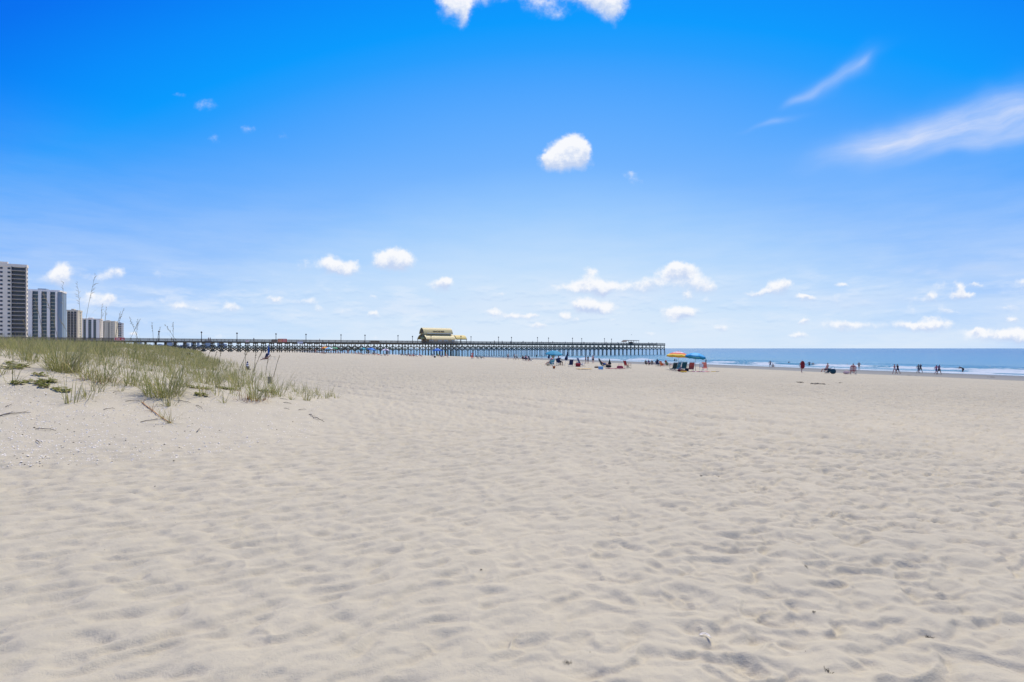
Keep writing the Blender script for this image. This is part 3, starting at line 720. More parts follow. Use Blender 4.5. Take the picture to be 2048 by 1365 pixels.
def grass_mesh(name, parts, m):
    off = 0; Vs, Fs, Ts = [], [], []
    for V, Fq, T in parts: Vs.append(V); Fs.append(Fq+off); Ts.append(T); off += len(V)
    V = np.concatenate(Vs); Fq = np.concatenate(Fs); T = np.concatenate(Ts)
    me = bpy.data.meshes.new(name); me.vertices.add(len(V)); me.vertices.foreach_set('co', V.astype(np.float32).ravel())
    me.loops.add(len(Fq)*4); me.loops.foreach_set('vertex_index', Fq.ravel().astype(np.int32))
    me.polygons.add(len(Fq)); me.polygons.foreach_set('loop_start', np.arange(0, len(Fq)*4, 4, dtype=np.int32))
    me.attributes.new('tint', 'FLOAT', 'POINT').data.foreach_set('value', T.astype(np.float32))
    me.update(calc_edges=True); me.materials.append(m); return me
rng = np.random.default_rng(11)
def clump(cx, cy, cz, n, rad, Lm, spread, W=.010, dry=.15, wind=(.25, -.1)):
    P = np.zeros((n, 3)); rr_ = rad*np.sqrt(rng.random(n)); aa = rng.random(n)*6.283
    P[:, 0] = cx+rr_*np.cos(aa); P[:, 1] = cy+rr_*np.sin(aa); P[:, 2] = cz
    L = Lm*(.55+.6*rng.random(n)); lean = spread*(.2+1.15*rng.random(n)); az_ = aa+rng.normal(0, .7, n)
    lx = np.cos(az_)*lean+wind[0]*.5; ly = np.sin(az_)*lean+wind[1]*.5
    ti = np.where(rng.random(n) < dry, .8+.2*rng.random(n), .62*rng.random(n)**.8)
    return blades(P, L, np.full(n, W)*(.7+.6*rng.random(n)), np.hypot(lx, ly), np.arctan2(ly, lx), ti, .4+.9*rng.random(n))
def dune_mask(x, y):
    s, a = shore(x, y); se = s-.12*np.maximum(0, a-18)
    return se, a, s
# the mass of the dune grass
N = 26000
x = rng.uniform(-60, -3, N); y = rng.uniform(9, 60, N)
se, a, s = dune_mask(x, y)
dens = sstep(se, 113.0, 116.3)*sstep(a, 13.0+3.*sstep(-se, -117, -114), 17.5)*sstep(perlin(x/2.1, y/2.1, 130)+.25*perlin(x/.7, y/.7, 131), -.30, .12)
dens *= np.where(x/y < -.98, .35, 1.)
dens *= np.clip(1.3-(np.hypot(x, y)-14)/60, .25, 1)
keep = rng.random(N) < dens*.42
x, y = x[keep], y[keep]; z = ground(x, y); dd_ = np.hypot(x, y)
parts = []
for i in range(len(x)):
    nb = int(9+9*rng.random()) if dd_[i] < 26 else 8
    parts.append(clump(x[i], y[i], z[i], nb, .13, .70+.25*perlin(x[i]/3, y[i]/3, 140)+.14*rng.random(), .85, .0085+.00022*dd_[i], .2))
for px_, py_ in ((560,791),(572,779),(590,784),(596,792),(604,788),(622,792),(632,797),(640,790),(651,796),(660,792),(548,786),(585,773),(612,784),(628,786),(476,792),(430,770),(395,765)):
    p = at(px_, py_); parts.append(clump(p.x, p.y, p.z, 16, .12, .50, .9, .0085+.00024*p.y, .2))
o = link('dune_grass', grass_mesh('dune_grass', parts, GRASS)); o['kind'] = 'stuff'
# farther along the dune: coarser tufts
N = 9000
a_ = 30+rng.random(N)**1.4*330; s_ = 114+rng.random(N)*34+.12*np.maximum(0, a_-18)
x = (125.4-1.0917*s_ -.438*(a_*.916))/(1-.438*.401)*1.0; 
x = (125.4-1.0917*s_-.438*a_/.916)/(1+.438*.401/.916); y = (a_+.401*x)/.916
keep = (sstep(s_-.12*np.maximum(0, a_-18), 114.5, 118.5)*sstep(perlin(x/4, y/4, 150), -.35, .1) > rng.random(N))
x, y = x[keep], y[keep]; z = ground(x, y); dd_ = np.hypot(x, y)
parts = [clump(x[i], y[i], z[i], 10, .35, .75, .7, .012+.00035*dd_[i], .2) for i in range(len(x))]
o = link('far_dune_grass', grass_mesh('far_dune_grass', parts, GRASS)); o['kind'] = 'stuff'
# separate clumps along the front of the dune
fc = [(128,744,300,.36,1.05,.75,'big dark green grass clump, largest on the dune below the towers'),
      (62,722,60,.22,.7,.6,'grass clump at the upper left edge of bare dune sand'),
      (205,762,70,.22,.72,.75,'grass clump with brown stems right of the big dark clump'),
      (262,770,46,.20,.6,.8,'grass clump on the bare sand left of the bushy clump above the orange runner'),
      (328,792,260,.40,.92,.85,'bushy grass clump just above the orange runner'),
      (362,772,70,.24,.6,.7,'grass clump right behind the bushy clump above the runner'),
      (172,792,16,.05,.44,1.0,'sparse fan of grass blades alone on the shelly sand'),
      (242,782,12,.06,.42,1.1,'small sparse grass tuft with drooping blades on the shelly slope'),
      (449,806,14,.05,.42,1.0,'low flattened grass tuft leaning right on bare sand'),
      (512,800,80,.20,.62,.6,'grass clump with rust red dead leaves at its base'),
      (541,794,30,.15,.5,.7,'thin grass tuft right of the rusty based clump'),
      (582,799,16,.06,.46,.8,'small grass tuft on the low end of the dune'),
      (613,800,26,.09,.55,.7,'upright grass tuft near the right end of the dune'),
      (672,795,14,.06,.36,.9,'last tiny grass tuft at the right tip of the dune'),
      (338,812,34,.14,.52,.9,'loose grass tuft between the bushy clump and the runner tip'),
      (460,760,80,.26,.6,.7,'dense grass clump on the dune crest left of the wooden post')]
for (px_, py_, n, rad, Lm, sp, lb) in fc:
    p = at(px_, py_); dist = p.length
    g = thing('grass_clump', lb, 'grass clump', p, 0, 'grass clumps along the dune front')
    o = link('leaves', grass_mesh('leaves', [clump(0, 0, 0, n, rad, Lm, sp, .008+.0002*dist, .15)], GRASS), g)
    if px_ in (512, 205):
        link('dead_leaves', grass_mesh('dead_leaves', [clump(-.05, -.1, 0, 70, .42, .36, 1.35, .012, .1)], REDLEAF), g)
# tall flowering stalks against the sky
stalks = [(126,672,126,566,.0),(163,676,155,567,-.2),(164,676,190,552,.35),(199,676,204,610,.1),(206,676,212,616,.1),(226,680,246,620,.5),(228,680,240,626,.4),
          (252,686,279,640,.4),(281,694,258,636,-.3),(273,690,274,640,.0),(308,692,304,646,-.1),(312,694,320,655,.6),(346,700,346,646,.05),(362,700,330,650,-.5),(90,690,68,600,-.3),(118,690,88,588,-.4),(150,690,120,640,-.5),(60,690,44,640,-.4),
          (478,742,495,700,.1),(492,742,489,700,0),(508,745,510,706,0),(505,746,522,704,.1),(531,750,535,716,.1),(547,754,557,712,.1),(437,735,440,702,0),(425,732,432,703,.1),(410,730,420,700,.1)]
SL = ['tall grass stalk with thin seed head rising in front of the white tower','tall grass stalk leaning left against the sky right of the towers','tallest grass stalk with feathery seed head leaning right against the sky','short upright stalk in front of the pale fin block','short stalk leaning slightly right beside the fin block stalk','arching stalk with one sided seed head near the plain beige block','thinner arching stalk just left of the one sided seed head',
      'dark stalk leaning right beside the faded red banner','crossing stalk leaning left over the faded red banner end','upright stalk between two crossing stalks near the banner','stalk left of the leftmost pier lamp post','stalk bent to the right beside the leftmost pier lamp post','upright thin stalk right of the leftmost pier lamp','stalk drooping far to the left, right of the leftmost lamp','pale stalk leaning left in front of the tan tower','pale stalk leaning left in front of the first white fin','bent pale stalk crossing the second tower','leaning stalk low in front of the tan tower balconies',
      'bare stalk leaning right beside the dark and white cone','upright bare stalk just left of the dark and white cone','upright bare stalk just right of the dark and white cone','stalk leaning right between the cone and the closed blue umbrella','short stalk below the closed blue umbrella','stalk leaning right just right of the closed blue umbrella','upright stalk on the dune crest left of the cone','stalk leaning right, second left of the cone stalks','stalk leaning right, farthest left before bare beach']
for (bx, by, tx_, ty_, cv), lb in zip(stalks, SL):
    p = at(bx, by); d = p.y
    top = Vector(((tx_-1024)/F*d, d+.1, EYE+(697-ty_)/F*d)); rel_ = top-p; Ls = rel_.length
    g = thing('grass_stalk', lb, 'grass stalk', p, 0, 'tall grass stalks on the dune')
    bend = Vector((cv*Ls*.22, 0, 0))
    pts = [rel_*f + bend*(f*f-f)*1.0 - Vector((0,0,.05*(f == 0))) for f in (0,.2,.4,.6,.8,.92)]
    r0 = .0042+.00022*d
    MB().tube(pts, [r0*1.3, r0*1.2, r0*1.1, r0, r0*.9, r0*.7], 5).build('stem', STALK, g, True)
    m = MB(); rs2 = random.Random(int(bx*7+ty_))
    for k in range(11):
        f = .68+.32*k/10; q = rel_*f+bend*(f*f-f); L_ = (.05+.05*math.sin(math.pi*(k+1)/12))*Ls*.8
        dv = Vector((rs2.uniform(-.5,.5)+(.4 if rel_.x > 0 else -.4), rs2.uniform(-.4,.4), .5)).normalized()*L_
        m.tube([q, q+dv*.5+Vector((0,0,.01)), q+dv-Vector((0,0,L_*.2))], [r0*.6, r0*1.5, r0*.35], 4)
    m.build('seed_head', SEEDH, g)
    for k in range(2):
        f = .12+.22*k; q = rel_*f+bend*(f*f-f)
        V, Fq, T = blades(np.array([q]), np.array([.42*Ls]), np.array([.010+.0002*d]), np.array([.5]), np.array([rs2.uniform(0, 6.28)]), np.array([.4]), np.array([1.2]))
        link('leaf', grass_mesh('leaf', [(V, Fq, T)], GRASS), g)
# orange runner creeping down the sand with tufts at its joints
p0, p1 = at(284, 806), at(341, 847)
rn = thing('runner_root', 'orange creeping grass runner lying on the shelly sand', 'root', p0)
pts = []
for i in range(9):
    f = i/8; q = p0.lerp(p1, f); q.z = gz(q.x, q.y)+.02; pts.append(q-p0)
MB().tube(pts, [.010,.009,.012,.008,.011,.008,.010,.009,.012], 6).build('stem', RUNNER, rn, True)
for i in (0, 3, 6, 8):
    q = pts[i]
    V = clump(q.x, q.y, q.z, 9 if i < 8 else 20, .03, .28 if i < 8 else .5, 1.0, .009, .3)
    link('shoot', grass_mesh('shoot', [V], GRASS if i in (6, 8) else REDLEAF), rn)
# creeping vines
vl = [(22,737,.30,'creeping vine patch at the left edge on the dune sand'),(38,731,.30,'creeping vine patch just right of the leftmost vine'),(75,766,.28,'flat yellow green vine patch below the big grass clump'),(84,774,.15,'tiny vine patch just below the flat yellow green patch'),(98,764,.18,'small vine patch right of the flat yellow green patch'),(124,782,.20,'bright vine patch alone on the shelly sand'),(35,769,.14,'faint small vine patch near the left edge'),(80,752,.16,'small vine patch at the foot of the big grass clump'),
      (410,779,.24,'pale vine patch on the bare dune sand between clumps'),(390,777,.16,'small vine patch left of the pale vine patch'),(462,780,.30,'vine patch behind the rusty based clump'),(402,792,.16,'thin vine sprig below the pale vine patch'),(535,785,.30,'vine patch right of the rusty based clump'),(445,778,.2,'little vine patch on the crest behind bare sand')]
for px_, py_, rd, lb in vl:
    p = at(px_, py_); v = thing('beach_vine', lb, 'plant', p, 0, 'creeping vines on the dune')
    n = int(60*rd/.2); an = rng.random(n)*6.283; ra = rd*np.sqrt(rng.random(n)); Vv, Ff, Tt = [], [], []
    for k in range(n):
        lx, ly = ra[k]*math.cos(an[k]), ra[k]*.7*math.sin(an[k]); lz = gz(p.x+lx, p.y+ly)-p.z+.015+.045*rng.random()
        s_ = .03+.025*rng.random(); t_ = rng.random()*6.28; ti = rng.random()*.7
        c_, n_ = math.cos(t_)*s_, math.sin(t_)*s_; up_ = rng.uniform(-.02, .035)
        b = len(Vv); Vv += [(lx-c_, ly-n_, lz), (lx+n_*.6, ly-c_*.6, lz+.012), (lx+c_, ly+n_, lz+up_), (lx-n_*.6, ly+c_*.6, lz+.012)]; Ff.append((b,b+1,b+2,b+3)); Tt += [ti]*4
    link('leaves', grass_mesh('leaves', [(np.array(Vv), np.array(Ff), np.array(Tt))], VINE), v)
    MB().tube([(-rd,0,gz(p.x-rd,p.y)-p.z+.012),(0,.03,.014),(rd,-.02,gz(p.x+rd,p.y-.02)-p.z+.012)], .006, 5).build('stem', RUNNER, v, True)

# ------------------------------------------------------------------ twigs, shells and scraps on the sand
TWIG = mat('grey_twig', (.13,.11,.085), .9, .3, 14)
tw = [((0,834),(30,827),'upper of two long grey sticks at the left edge of the sand'),((0,832),(62,826),'longer of two grey sticks crossing at the left edge'),((71,859),(109,863),'thick brown stick lying on the shells below the vines'),((207,821),(230,819),'short dark twig in the middle of the shelly slope'),((281,846),(321,839),'straight twig beneath the orange runner'),((251,803),(284,804),'thin twig touching the top of the orange runner'),((132,808),(144,803),'small twig on the sand right of the bright vine patch'),((226,787),(241,785),'twig beside the sparse drooping tuft'),
      ((618,829),(628,837),'left arm of the forked twig on the open sand'),((628,836),(649,842),'right arm of the forked twig on the open sand'),((567,804),(584,808),'dark twig below the low dune end tufts'),((568,817),(579,820),'small twig beneath the dark twig on the dune end'),((597,820),(613,820),'tiny curved twig on the sand left of the forked twig'),((392,812),(405,819),'twig on bare sand right of the bushy clump'),((355,803),(382,807),'dark stick lying at the foot of the bushy clump'),((393,866),(400,860),'orange brown twig on the sand right of the runner'),((11,815),(25,812),'small twig at the far left of the shelly slope'),((71,884),(80,888),'twig low on the shelly slope'),((560,798),(575,800),'short dead stem beside the small dune end tuft')]
for (a, b, lb) in tw:
    A, B = at(*a), at(*b); L_ = (B-A).length; m_ = A.lerp(B, .5); m_.z = gz(m_.x, m_.y)
    A.z += .012; B.z += .012; m_.z += .022
    pts = [A-m_, (A-m_)*.5+Vector((.02*L_,.02*L_,.012)), Vector((0,.015*L_,.004)), (B-m_)*.5+Vector((-.01,.02*L_,.012)), B-m_]
    r_ = .0045+.006*min(L_, 1.)
    o = tag(MB().tube(pts, [r_, r_*1.1, r_*.9, r_*.8, r_*.4], 6).tube([pts[3], pts[3]+Vector((.05*L_,.16*L_,.02))], [r_*.5, r_*.2], 4).build('twig', TWIG, None, True), lb, 'twig', 'twigs on the sand')
    o.location = m_
def scatter(name, n, fn, size, m, kind='stuff'):
    Vs, Fs = [], []; k = 0; tries = 0
    while k < n and tries < n*40:
        tries += 1; px_, py_ = fn()
        x, y = ray(px_, py_); z = gz(x, y); s_ = size*(.4+1.3*rng.random()**2); t_ = rng.random()*6.28
        c_, n_ = math.cos(t_)*s_, math.sin(t_)*s_; f = rng.uniform(.4, .9); b = len(Vs)
        Vs += [(x-c_, y-n_, z-.002), (x+n_*f, y-c_*f, z+.002), (x+c_, y+n_, z+.001), (x-n_*f, y+c_*f, z), (x, y, z+s_*rng.uniform(.3, .8))]
        Fs += [(b,b+1,b+4),(b+1,b+2,b+4),(b+2,b+3,b+4),(b+3,b,b+4)]; k += 1
    o = mesh_obj(name, Vs, Fs, m); o['kind'] = 'stuff'; return o
def slope_px():
    while True:
        px_, py_ = rng.uniform(0, 640), rng.uniform(748, 935)
        lim = 935-px_*.05 - max(0, px_-360)*.12
        if py_ < lim and py_ > 752+max(0, px_-150)*.10 and rng.random() < 1-.0008*px_: return px_, py_
SHELL = mat('shell_white', (.84,.77,.63), .6, .12, 20)
scatter('shell_fragments', 4200, slope_px, .014, SHELL)
scatter('plant_debris', 420, slope_px, .012, mat('plant_debris', (.075,.06,.04), .9, .4, 20))
def open_px(): return rng.uniform(0, 2048), rng.uniform(900, 1360)
scatter('sand_specks', 45, open_px, .004, mat('sand_speck', (.08,.065,.05), .9, .4, 20))
# the white shell in the foreground
p = at(1410, 1270); s_ = thing('clam_shell', 'broken white clam shell lying on the near sand', 'shell', p+Vector((0,0,.004)), R(-25))
V = []; 
for i in range(9):
    for j in range(4):
        an = math.pi*(i/8); rj = .012+.016*j/3
        V.append((rj*math.cos(an)*1.25, rj*math.sin(an)*.9, .002+.007*(1-(j/3)**2)+.001*math.sin(i*3)))
mesh_obj('shell_half', V, [(i*4+j, (i+1)*4+j, (i+1)*4+j+1, i*4+j+1) for i in range(8) for j in range(3)], SHELL, s_, True)
MB().tube([(-.035,0,.003),(-.02,.02,.007),(0,.027,.008),(.02,.02,.006),(.036,-.004,.003)], [.002,.003,.003,.003,.002], 6).build('rim', SHELL, s_, True)
WEED = mat('dry_seaweed', (.07,.065,.045), .9, .4, 20)
wd_ = [(1135,1321,.05,'dark seaweed scrap in the near sand at bottom centre'),(1858,1262,.07,'scattered black seaweed scrap at the lower right'),(1656,1340,.05,'dark green seaweed tuft near the bottom right edge'),(1402,951,.06,'left one of two seaweed scraps side by side in mid sand'),(1438,945,.06,'right one of two seaweed scraps side by side in mid sand'),(1628,1222,.03,'small seaweed scrap above the sole print at right'),(1612,1132,.03,'thin seaweed wisp on the mid right sand'),(962,1138,.03,'small dark seaweed fragments at the centre of the sand'),(310,970,.03,'lone dark seaweed bit on the left sand'),
       (1819,751,.55,'large dark seaweed heap at the water edge between two walking couples'),(1832,752,.35,'smaller seaweed heap right of the large heap'),(1984,755,.8,'long dark seaweed line on the wet sand at far right'),(1640,768,.9,'long low seaweed streak on the dry sand below the striped chair'),(1600,765,.6,'left seaweed streak on the dry sand below the red backed walker'),(1680,765,.35,'right end seaweed streak below the striped chair')]
for px_, py_, sz, lb in wd_:
    sz = sz*.38 if sz < .1 else sz*.42; p = at(px_, py_); o = MB(); n = 26
    for k in range(n):
        a_ = rng.random()*6.28; r_ = sz*rng.random(); q = Vector((r_*math.cos(a_)*(1.6 if sz > .3 else 1), r_*math.sin(a_), 0)); q.z = gz(p.x+q.x, p.y+q.y)-p.z
        L_ = sz*(.25+.4*rng.random()); t_ = rng.random()*6.28
        o.tube([q, q+Vector((math.cos(t_)*L_*.5, math.sin(t_)*L_*.5, .10*sz+.06*sz*rng.random())), q+Vector((math.cos(t_)*L_, math.sin(t_)*L_, .01))], sz*.035, 4)
    o = tag(o.build('seaweed', WEED, None), lb, 'seaweed', 'seaweed scraps on the beach'); o.location = p

# ------------------------------------------------------------------ people
SKIN = [mat('skin_light', (.60,.38,.28), .6, .06, 12), mat('skin_tan', (.48,.28,.18), .6, .06, 12), mat('skin_dark', (.20,.115,.075), .6, .06, 12), mat('skin_sunburnt', (.66,.33,.24), .6, .06, 12)]
HAIR = {'dark': mat('hair_dark', (.022,.017,.014), .6, .3, 40), 'brown': mat('hair_brown', (.075,.045,.026), .6, .3, 40), 'blond': mat('hair_blond', (.34,.24,.12), .6, .2, 40), 'grey': mat('hair_grey', (.30,.29,.28), .6, .2, 40)}
def rot_dir(flex, abd=0., side=1):
    """unit direction of a limb: 0 hangs straight down, positive flex swings forward (+Y), abd swings out"""
    f, b = R(flex), R(abd)
    return Vector((side*math.sin(b), math.sin(f)*math.cos(b), -math.cos(f)*math.cos(b)))
POSES = {
 'stand':  dict(lean=2, hip=((4,5),(-3,5)), knee=(2,4), sh=((6,9),(-4,9)), el=(12,14)),
 'walk':   dict(lean=4, hip=((24,2),(-18,2)), knee=(8,22), sh=((-24,8),(26,8)), el=(16,30)),
 'stride': dict(lean=5, hip=((-22,2),(26,2)), knee=(26,6), sh=((30,18),(-28,22)), el=(20,20)),
 'bend':   dict(lean=68, hip=((18,7),(8,7)), knee=(20,14), sh=((62,10),(75,6)), el=(10,20)),
 'wade':   dict(lean=6, hip=((8,8),(-8,8)), knee=(8,12), sh=((10,48),(16,40)), el=(20,30)),
 'chair':  dict(lean=-24, hip=((78,8),(74,8)), knee=(62,52), sh=((34,14),(30,14)), el=(50,58)),
 'ground': dict(lean=-12, hip=((112,12),(104,14)), knee=(88,80), sh=((40,14),(-34,14)), el=(30,6)),
 'lie':    dict(lean=-84, hip=((92,8),(96,7)), knee=(6,20), sh=((100,14),(80,24)), el=(8,60)),
 'lounge': dict(lean=-52, hip=((88,8),(96,8)), knee=(22,44), sh=((20,16),(14,16)), el=(60,40)),
 'hips':   dict(lean=1, hip=((3,6),(-5,6)), knee=(2,6), sh=((-6,34),(8,30)), el=(75,82)),
}
def skeleton(pose):
    P = POSES[pose]; ln = R(P['lean']); up = Vector((0, math.sin(ln), math.cos(ln))); fw = Vector((0, math.cos(ln), -math.sin(ln)))
    V = []; E = []; Rd = []; nm = []; roots = [0]
    def v(p, r, par=None, n='', root=False):
        V.append(Vector(p)); Rd.append(r); nm.append(n)
        if par is not None: E.append((par, len(V)-1))
        if root: roots.append(len(V)-1)
        return len(V)-1
    pe = v((0,0,0), .125, None, 'pelvis'); wa = v(up*.19, .112, pe, 'waist'); ch = v(up*.38+fw*.012, .135, wa, 'chest'); nb = v(up*.50-fw*.005, .075, ch, 'neck')
    hu = (up*.75+Vector((0,0,1))*.35).normalized(); hf = hu.cross(Vector((1,0,0))); hf = -hf if hf.dot(fw) < 0 else hf
    n2 = v(V[nb]+hu*.075, .052, nb, 'neck'); h1 = v(V[n2]+hu*.075+hf*.015, .083, n2, 'head'); h2 = v(V[h1]+hu*.10+hf*.005, .078, h1, 'head')
    v(V[h1]+hf*.105+hu*.015, .018, h1, 'head')                                  # nose
    for s, i in ((1, 0), (-1, 1)):
        hp = v(V[pe]+Vector((s*.095,0,-.035)), .098, pe, 'pelvis')
        kd = rot_dir(*P['hip'][i], s); mid = v(V[hp]+kd*.21, .082, hp, 'thigh'); kn = v(V[hp]+kd*.43, .058, mid, 'knee')
        sd_ = rot_dir(P['hip'][i][0]-P['knee'][i], P['hip'][i][1]*.4, s); ca = v(V[kn]+sd_*.14, .058, kn, 'shin'); an = v(V[kn]+sd_*.41, .037, ca, 'shin')
        fd = sd_.cross(Vector((1,0,0))); fd = fd if fd.y > -.2 or fd.z > .3 else -fd
        if fd.dot(Vector((0,1,.3))) < 0: fd = -fd
        he = v(V[an]+sd_*.035-fd*.03, .036, an, 'foot'); v(V[an]+sd_*.05+fd*.15, .026, an, 'foot')
        sh = v(V[ch]+up*.075+Vector((s*.175,0,0)), .066, ch, 'shoulder'); ad = rot_dir(P['sh'][i][0]+P['lean']*(-.55 if P['lean'] < 0 else 0), P['sh'][i][1], s)
        el = v(V[sh]+ad*.29, .043, sh, 'upper_arm'); fa = rot_dir(P['sh'][i][0]+P['el'][i]+P['lean']*(-.55 if P['lean'] < 0 else 0), P['sh'][i][1]*(.4 if pose != 'hips' else -1.6), s)
        wr = v(V[el]+fa*.25, .028, el, 'forearm'); pa = v(V[wr]+fa*.075, .034, wr, 'hand')
        side = fa.cross(Vector((1,0,0))).normalized()
        for q in range(4):                                                       # fingers, then the thumb
            b = v(V[pa]+fa*.005+side*(.024-.016*q), .009, None, 'hand', True); m_ = v(V[b]+fa*(.045-.004*abs(q-1)), .009, b, 'hand'); v(V[m_]+(fa*.8+Vector((-s*.5,0,0)))*(.036-.004*abs(q-1.5)), .007, m_, 'hand')
        b = v(V[wr]+fa*.03+side*.02, .010, None, 'hand', True); m_ = v(V[b]+(fa*.6+side*.8)*.042, .010, b, 'hand'); v(V[m_]+fa*.03, .008, m_, 'hand')
    return V, E, Rd, nm, roots, hu, hf
_body = {}
def body_mesh(pose):
    if pose in _body: return _body[pose]
    V, E, Rd, nm, roots, hu, hf = skeleton(pose)
    me = bpy.data.meshes.new('skel'); me.from_pydata([tuple(p) for p in V], E, [])
    o = bpy.data.objects.new('skel', me); COL.objects.link(o)
    o.modifiers.new('s', 'SKIN'); sub = o.modifiers.new('u', 'SUBSURF'); sub.levels = sub.render_levels = 1
    if not me.skin_vertices: bpy.context.view_layer.objects.active = o
    for i, sv in enumerate(me.skin_vertices[0].data): sv.radius = (Rd[i], Rd[i]*(.78 if nm[i] in ('chest','waist','pelvis') else 1)); sv.use_root = i in roots
    dg = bpy.context.evaluated_depsgraph_get(); dg.update()
    bm_ = bpy.data.meshes.new_from_object(o.evaluated_get(dg)); bm_.name = 'body_'+pose
    bpy.data.objects.remove(o); bpy.data.meshes.remove(me)
    co = np.zeros(len(bm_.vertices)*3); bm_.vertices.foreach_get('co', co); co = co.reshape(-1, 3)
    zmin = co[:, 2].min(); co[:, 2] -= zmin; bm_.vertices.foreach_set('co', co.ravel())
    bm_.polygons.foreach_set('use_smooth', [True]*len(bm_.polygons)); bm_.materials.clear(); bm_.materials.append(SKIN[0]); bm_.update()
    # nearest bone of every vertex
    A = np.array([V[a] for a, b in E]); B = np.array([V[b] for a, b in E]); A[:, 2] -= zmin; B[:, 2] -= zmin
    d = co[:, None]-A[None]; ab = B-A; tt = np.clip((d*ab[None]).sum(2)/(ab**2).sum(1)[None], 0, 1)
    dist = np.linalg.norm(d-tt[..., None]*ab[None], axis=2); k = dist.argmin(1)
    bone = [(nm[E[j][0]], nm[E[j][1]]) for j in k]; tf = tt[np.arange(len(k)), k]
    hc = np.array(V[5]); hc[2] -= zmin
    _body[pose] = (bm_, co, bone, tf, hc, np.array(hu), np.array(hf)); return _body[pose]
def cover(pose, kind):
    """which vertices of the body a garment covers"""
    bm_, co, bone, tf, hc, hu, hf = body_mesh(pose); out = []
    for (a, b), t, p in zip(bone, tf, co):
        pel = a == 'pelvis' and b in ('pelvis',); wst = (a, b) == ('pelvis','waist'); tor = (a, b) == ('waist','chest'); top_ = a == 'chest' and b in ('neck','shoulder')
        th = (a, b) == ('pelvis','thigh'); th2 = (a, b) == ('thigh','knee'); ua = (a, b) == ('shoulder','upper_arm')
        if kind == 'shorts': ok = pel or th or (th2 and t < .45) or (wst and t < .55)
        elif kind == 'briefs': ok = pel or (th and t < .25) or (wst and t < .3)
        elif kind == 'top': ok = (tor and t > .62) or (a == 'chest' and b == 'shoulder' and t < .35 and False)
        elif kind == 'swimsuit': ok = pel or wst or tor or (a == 'chest' and t < .25) or (th and t < .2)
        elif kind == 'shirt': ok = wst or tor or top_ and not (b == 'neck' and t > .75) or (ua and t < .55) or (pel and t < .3)
        elif kind == 'dress': ok = pel or wst or tor or th or (th2 and t < .3) or (a == 'chest' and t < .3)
        elif kind == 'hair':
            q = p-hc; ok = ('head' in (a, b)) and (q@hu > .055 or (q@hf < .01 and q@hu > -.05))
        out.append(ok)
    return np.array(out)
_garm = {}
def garment(pose, kind):
    key = (pose, kind)
    if key in _garm: return _garm[key]
    bm_, co, *_ = body_mesh(pose); ok = cover(pose, kind); nrm = np.array([v.normal[:] for v in bm_.vertices])
    off = {'hair': .022, 'dress': .03, 'shirt': .02, 'shorts': .018}.get(kind, .010)
    idx = {}; V = []; Fc = []
    for p in bm_.polygons:
        if sum(ok[i] for i in p.vertices)*2 > len(p.vertices):
            f = []
            for i in p.vertices:
                if i not in idx: idx[i] = len(V); V.append(co[i]+nrm[i]*off)
                f.append(idx[i])
            Fc.append(f)
    me = bpy.data.meshes.new(kind); me.from_pydata([tuple(v) for v in V], [], Fc)
    me.polygons.foreach_set('use_smooth', [True]*len(Fc)); me.materials.append(SKIN[0]); me.update()
    _garm[key] = me; return me
hat_me = MB().lathe([(.20,.0),(.19,.012),(.105,.018),(.10,.09),(.06,.125),(.01,.13)], 14).mesh('hat', WOOD, True)
def person(label, loc, pose, face, skin=0, hair='dark', wear=(), hat=None, sc=1., group=None, dz=0.):
    g = thing('person', label, 'person', (loc[0], loc[1], loc[2]+dz), R(face), group, sc)
    bm_, co, bone, tf, hc, hu, hf = body_mesh(pose)
    link('body', bm_, g, m=SKIN[skin])
    link('hair', garment(pose, 'hair'), g, m=HAIR[hair])
    for kind, m in wear: link({'top': 'bikini_top', 'briefs': 'swim_briefs'}.get(kind, kind), garment(pose, kind), g, m=m)
    if hat is not None:
        h = link('hat', hat_me, g, Vector(hc)+Vector(hu)*.09, hat); h.rotation_euler = Vector(hu).to_track_quat('Z', 'Y').to_euler()
    return g
BLK = col('cloth_black', 28, 28, 34); NAVY = col('cloth_navy', 24, 38, 78); REDC = col('cloth_red', 150, 26, 34); TEAL = col('cloth_teal', 20, 84, 100); WHT = col('cloth_white', 225, 222, 218)
PINK = col('cloth_pink', 214, 120, 128); GRN = col('cloth_green', 96, 130, 96); PURP = col('cloth_purple', 96, 66, 120); YEL = col('cloth_yellow', 225, 180, 60); BLU = col('cloth_blue', 40, 90, 165)
CORAL = col('cloth_coral', 214, 104, 86); GREY = col('cloth_grey', 120, 120, 124); LTEAL = col('cloth_light_teal', 110, 175, 180); BEIGE = col('cloth_beige', 196, 178, 138); ORG = col('cloth_orange', 226, 110, 50); LBLU = col('cloth_light_blue', 130, 175, 210); LIME = col('cloth_lime', 190, 200, 60); MAR = col('cloth_maroon', 96, 30, 40); BROWN = col('cloth_brown', 90, 62, 44)

